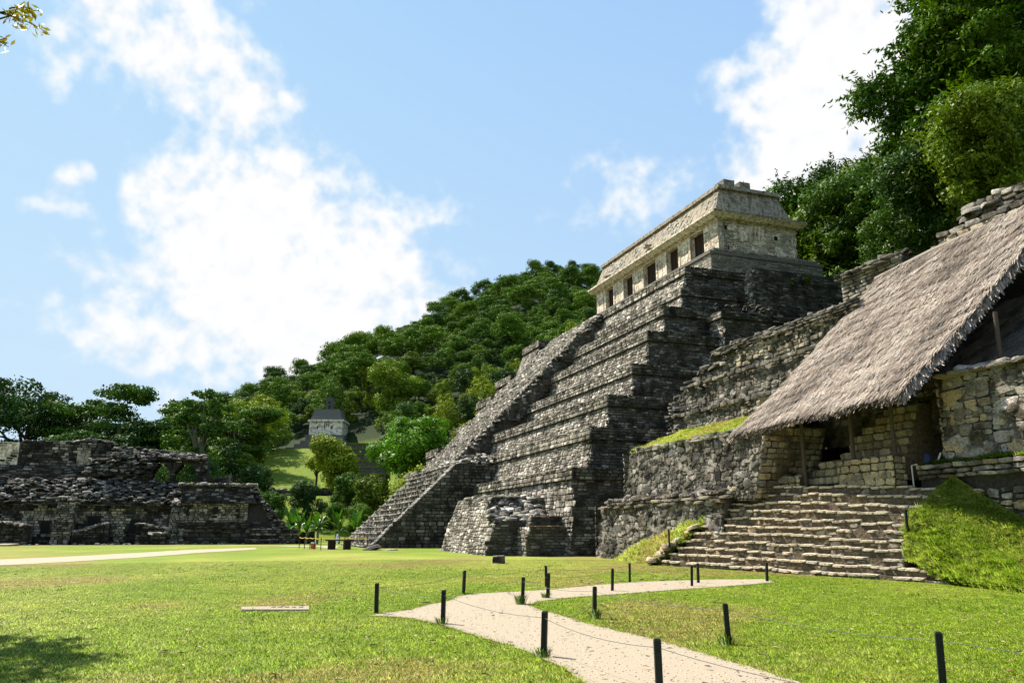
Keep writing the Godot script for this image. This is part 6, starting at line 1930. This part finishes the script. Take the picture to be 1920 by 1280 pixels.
func _ready() -> void:
	rng.seed = 20240
	fnoise.seed = 17
	fnoise.frequency = 0.05
	fnoise.fractal_octaves = 4
	cam = Camera3D.new()
	cam.name = "camera"
	cam.fov = 46.215
	cam.near = 0.1
	cam.far = 3000.0
	cam.position = EYE
	cam.rotation = Vector3(deg_to_rad(13.4235), 0, 0)
	add_child(cam)
	cam.current = true
	var env := Environment.new()
	env.background_mode = Environment.BG_SKY
	var sky := Sky.new()
	var pano := PanoramaSkyMaterial.new()
	pano.panorama = ImageTexture.create_from_image(sky_image())
	pano.energy_multiplier = 0.46
	sky.sky_material = pano
	env.sky = sky
	env.tonemap_mode = Environment.TONE_MAPPER_LINEAR
	env.tonemap_exposure = 2.2
	env.sdfgi_enabled = true
	env.ssao_enabled = true
	env.ssil_enabled = true
	var we := WorldEnvironment.new()
	we.name = "environment"
	we.environment = env
	add_child(we)
	var sun := DirectionalLight3D.new()
	sun.name = "sun"
	sun.light_energy = 1.6
	sun.light_color = Color(1.0, 0.965, 0.9)
	sun.light_angular_distance = 0.5
	sun.shadow_enabled = true
	add_child(sun)
	sun.look_at_from_position(Vector3.ZERO, -Vector3(-0.50, 0.78, -0.38), Vector3.UP)
	# materials
	var mottle := noise_tex(1, 0.02, 512, [[0.0, grey(0.32)], [0.42, grey(0.62)], [0.62, grey(0.9)], [1.0, grey(1.0)]])
	var grain := noise_tex(2, 0.035, 512, [])
	var lichen := noise_tex(3, 0.008, 512, [[0.0, Color(0.28, 0.28, 0.28)], [0.4, Color(0.62, 0.61, 0.58)], [0.55, Color(1, 1, 1)], [1.0, Color(1, 0.99, 0.97)]], 4)
	var streak := noise_tex(7, 0.012, 512, [[0.0, Color(0.5, 0.48, 0.45)], [0.38, Color(0.8, 0.78, 0.75)], [0.52, Color(1, 1, 1)], [1.0, Color(1, 1, 1)]], 5)
	var plaster_tex := noise_tex(4, 0.012, 512, [[0.0, Color(0.55, 0.5, 0.44)], [0.38, Color(0.84, 0.78, 0.7)], [0.55, Color(0.97, 0.95, 0.91)], [1.0, Color(1, 1, 1)]])
	var lawn_tex := noise_tex(5, 0.03, 512, [[0.0, Color(0.62, 0.66, 0.5)], [0.5, Color(0.86, 0.88, 0.7)], [1.0, Color(1, 1, 0.9)]])
	var sand_tex := noise_tex(6, 0.12, 512, [[0.0, Color(0.7, 0.66, 0.6)], [0.5, Color(0.92, 0.9, 0.87)], [1.0, Color(1, 1, 1)]])
	mat("mortar", Color(0.10, 0.095, 0.085), {"tex": mottle, "scale": 0.5, "bump": grain, "relief": 4.0})
	mat("terrace_mortar", Color(0.17, 0.16, 0.145), {"tex": mottle, "scale": 0.5, "bump": grain, "relief": 4.0})
	mat("post_wood", Color(0.11, 0.085, 0.065), {"tex": mottle, "scale": 1.5})
	mat("rubble_mortar", Color(0.3, 0.285, 0.255), {"tex": mottle, "scale": 0.8, "bump": grain, "relief": 5.0, "stain": lichen, "stain_scale": 0.2})
	mat("door_wood", Color(0.05, 0.032, 0.022), {"tex": mottle, "scale": 1.0})
	mat("stone_grey", Color(1.0, 0.99, 0.97), {"tex": mottle, "scale": 0.9, "bump": grain, "relief": 2.5, "stain": lichen, "stain_scale": 0.16})
	mat("stone_cream", Color(1.0, 0.98, 0.95), {"tex": mottle, "scale": 0.8, "bump": grain, "relief": 2.0})
	mat("stone_core", Color(0.2, 0.185, 0.16), {"tex": mottle, "scale": 0.5, "bump": grain, "relief": 4.0})
	mat("stone_dark", Color(0.13, 0.125, 0.115), {"tex": mottle, "scale": 0.3, "bump": grain, "relief": 6.0})
	mat("plaster", Color(0.8, 0.75, 0.68), {"tex": plaster_tex, "scale": 0.35, "bump": grain, "relief": 2.5, "stain": streak})
	mat("plaster_grey", Color(0.38, 0.36, 0.32), {"tex": plaster_tex, "scale": 0.4, "bump": grain, "relief": 6.0, "stain": streak})
	mat("plaster_white", Color(0.8, 0.8, 0.76), {"tex": plaster_tex, "scale": 0.2, "bump": grain, "relief": 3.0})
	for k in ["plaster", "plaster_grey"]:
		mats[k].uv2_scale = Vector3(0.3, 0.1, 0.3)
	mat("roof_white", Color(0.62, 0.62, 0.6), {"tex": plaster_tex, "scale": 0.3})
	mat("void_dark", Color(0.012, 0.011, 0.01))  # near-black colour standing in for the shade inside holes and openings
	mat("dark_wood", Color(0.06, 0.045, 0.035), {"tex": mottle, "scale": 1.5})
	mat("thatch", Color(0.37, 0.33, 0.295), {"rough": 0.85})
	mat("lawn", Color(1, 1, 1), {"tex": lawn_tex, "scale": 0.6, "bump": grain, "relief": 3.0})
	mat("bank_grass", Color(0.17, 0.19, 0.035), {"tex": lawn_tex, "scale": 0.7, "bump": grain, "relief": 5.0})
	mat("grass_blade", Color(1, 1, 1), {"rough": 0.55, "spec": 0.2, "back": Color(0.5, 0.6, 0.15)})
	mat("forest_floor", Color(1, 1, 1), {"tex": lawn_tex, "scale": 0.25, "bump": grain, "relief": 20.0})
	mat("sand", Color(0.45, 0.39, 0.31), {"tex": sand_tex, "scale": 1.6, "bump": sand_tex, "relief": 2.5})
	mat("concrete", Color(0.36, 0.31, 0.25), {"tex": sand_tex, "scale": 0.8})
	mat("bark", Color(0.07, 0.055, 0.04), {"tex": mottle, "scale": 1.0})
	mat("dark_bark", Color(0.035, 0.028, 0.02), {"tex": mottle, "scale": 1.0})
	mat("pale_bark", Color(0.2, 0.19, 0.15), {"tex": mottle, "scale": 1.0})
	mat("leaf_bright", Color(0.1, 0.17, 0.02), {"rough": 0.5, "back": Color(0.5, 0.6, 0.1)})
	mat("leaf_yellow", Color(0.26, 0.23, 0.04), {"rough": 0.5, "back": Color(0.6, 0.6, 0.15)})
	mat("banana_leaf", Color(0.06, 0.14, 0.018), {"rough": 0.4, "spec": 0.4, "back": Color(0.5, 0.7, 0.12)})
	mat("post", Color(0.014, 0.02, 0.014), {"rough": 0.6, "tex": mottle, "scale": 3.0})
	mat("wire", Color(0.10, 0.11, 0.11), {"rough": 0.5})
	mat("paint", Color(1, 1, 1), {"rough": 0.5})
	# the land
	var xs := [-900.0, -500.0, -300.0, -200.0, -120.0, -80.0] + spread(-55, 20, 150) + [30.0, 40.0, 60.0, 80.0, 120.0, 200.0, 300.0, 500.0, 900.0]
	var zs := [60.0, 30.0, 10.0] + spread(0, -80, 160) + [-100.0, -150.0, -300.0, -600.0, -1500.0]
	struct("lawn", grid_mesh(xs, zs, func(x, z): return gh(x, z), func(x, z): return lawn_color(x, z) * 1.15 if z > -75.0 else Color(0.25, 0.29, 0.05)), mats.lawn, "wide mown lawn in front of the ruins")
	var hill_col := func(x: float, z: float) -> Color:
		var on_mound := (1.0 - smoothstep(12.0, 16.0, mound_side(x, z))) * smoothstep(86.0, 92.0, -z) * (1.0 - smoothstep(150.0, 156.0, -z))
		return Color(0.022, 0.04, 0.008).lerp(Color(0.2, 0.27, 0.03), on_mound)
	struct("wooded_hills", grid_mesh(spread(-330, 330, 190), spread(-50, -460, 160), func(x, z): return land(x, z), hill_col), mats.forest_floor, "hills of dark soil under the jungle, with one grassy mound")
	var path := [[-2.69, -15.75], [-2.17, -15.57], [-1.62, -15.06], [-1.07, -14.06], [-0.48, -12.82], [0.0, -11.84], [0.28, -11.13], [0.49, -10.51], [0.65, -9.95], [0.78, -9.24], [0.91, -8.18], [1.1, -6.0],
		[4.3, -6.0], [3.44, -8.18], [3.1, -9.24], [2.94, -9.81], [2.64, -10.83], [2.32, -11.89], [1.96, -12.94], [1.43, -14.13], [0.99, -15.57], [0.54, -16.92], [0.34, -17.81], [0.59, -18.66], [1.51, -19.75], [2.92, -20.81], [4.85, -22.36], [6.67, -23.73], [7.86, -24.83],
		[8.07, -26.28], [6.16, -26.03], [3.85, -25.06], [2.43, -23.73], [0.98, -21.99], [0.0, -21.3], [-0.8, -20.81], [-1.28, -20.04], [-1.43, -18.79], [-1.72, -18.04], [-2.12, -16.72], [-2.47, -16.22]]
	path_edge = ragged(path, 0.12, 0.035)
	struct("sand_path", sheet(path_edge, 0.012), mats.sand, "pale sandy footpath curving across the lawn")
	struct("sand_path", sheet(ragged([[-30, -36.0], [-25.53, -41.33], [-24.41, -44.07], [-23.27, -50.84], [-22.62, -57.47], [-19.51, -62.95], [-18.2, -58.75], [-19.38, -51.84], [-19.82, -43.35], [-20.71, -38.35], [-21.77, -35.3], [-24, -30]], 0.8, 0.12), 0.012), mats.sand, "pale footpath leading to the palace at the left")
	struct("sand_path", sheet(ragged([[-19.5, -67.0], [-15.5, -66.0], [-14.0, -62.0], [-13.2, -62.0], [-14.2, -68.0], [-18.5, -69.5]], 0.8, 0.1), 0.012), mats.sand, "short pale path at the foot of the pyramid stairway")
	all_banks()
	pyramid()
	temple()
	platform()
	right_wall()
	shelter_ruin()
	stairway()
	thatch()
	palace()
	far_temple()
	forest()
	for q in [[-20.6, -79.5, 2.65, "leftmost banana plant beside the palace's right end"], [-18.6, -78.5, 2.58, "second banana plant from the palace's right end"], [-16.6, -79.0, 2.31, "banana plant with narrow leaves left of the water container"], [-15.2, -80.5, 2.52, "banana plant nearest to the pyramid stairway"],
		[-19.6, -83.0, 2.92, "tall banana plant at the back of the clump"], [-22.8, -84.5, 3.13, "banana plant half behind the palace's end wall"], [-17.6, -82.0, 2.79, "banana plant in the middle of the clump, behind the others"], [-21.8, -81.5, 2.86, "banana plant between the leftmost one and the palace's end wall"], [-16.0, -84.0, 2.99, "banana plant at the back right of the clump"], [-19.4, -77.6, 2.04, "shortest banana plant at the front of the clump"]]:
		banana(G(q[0], q[1]), q[2], q[3])
	small_things()
	fence()
	shade_tree()
	all_grass()
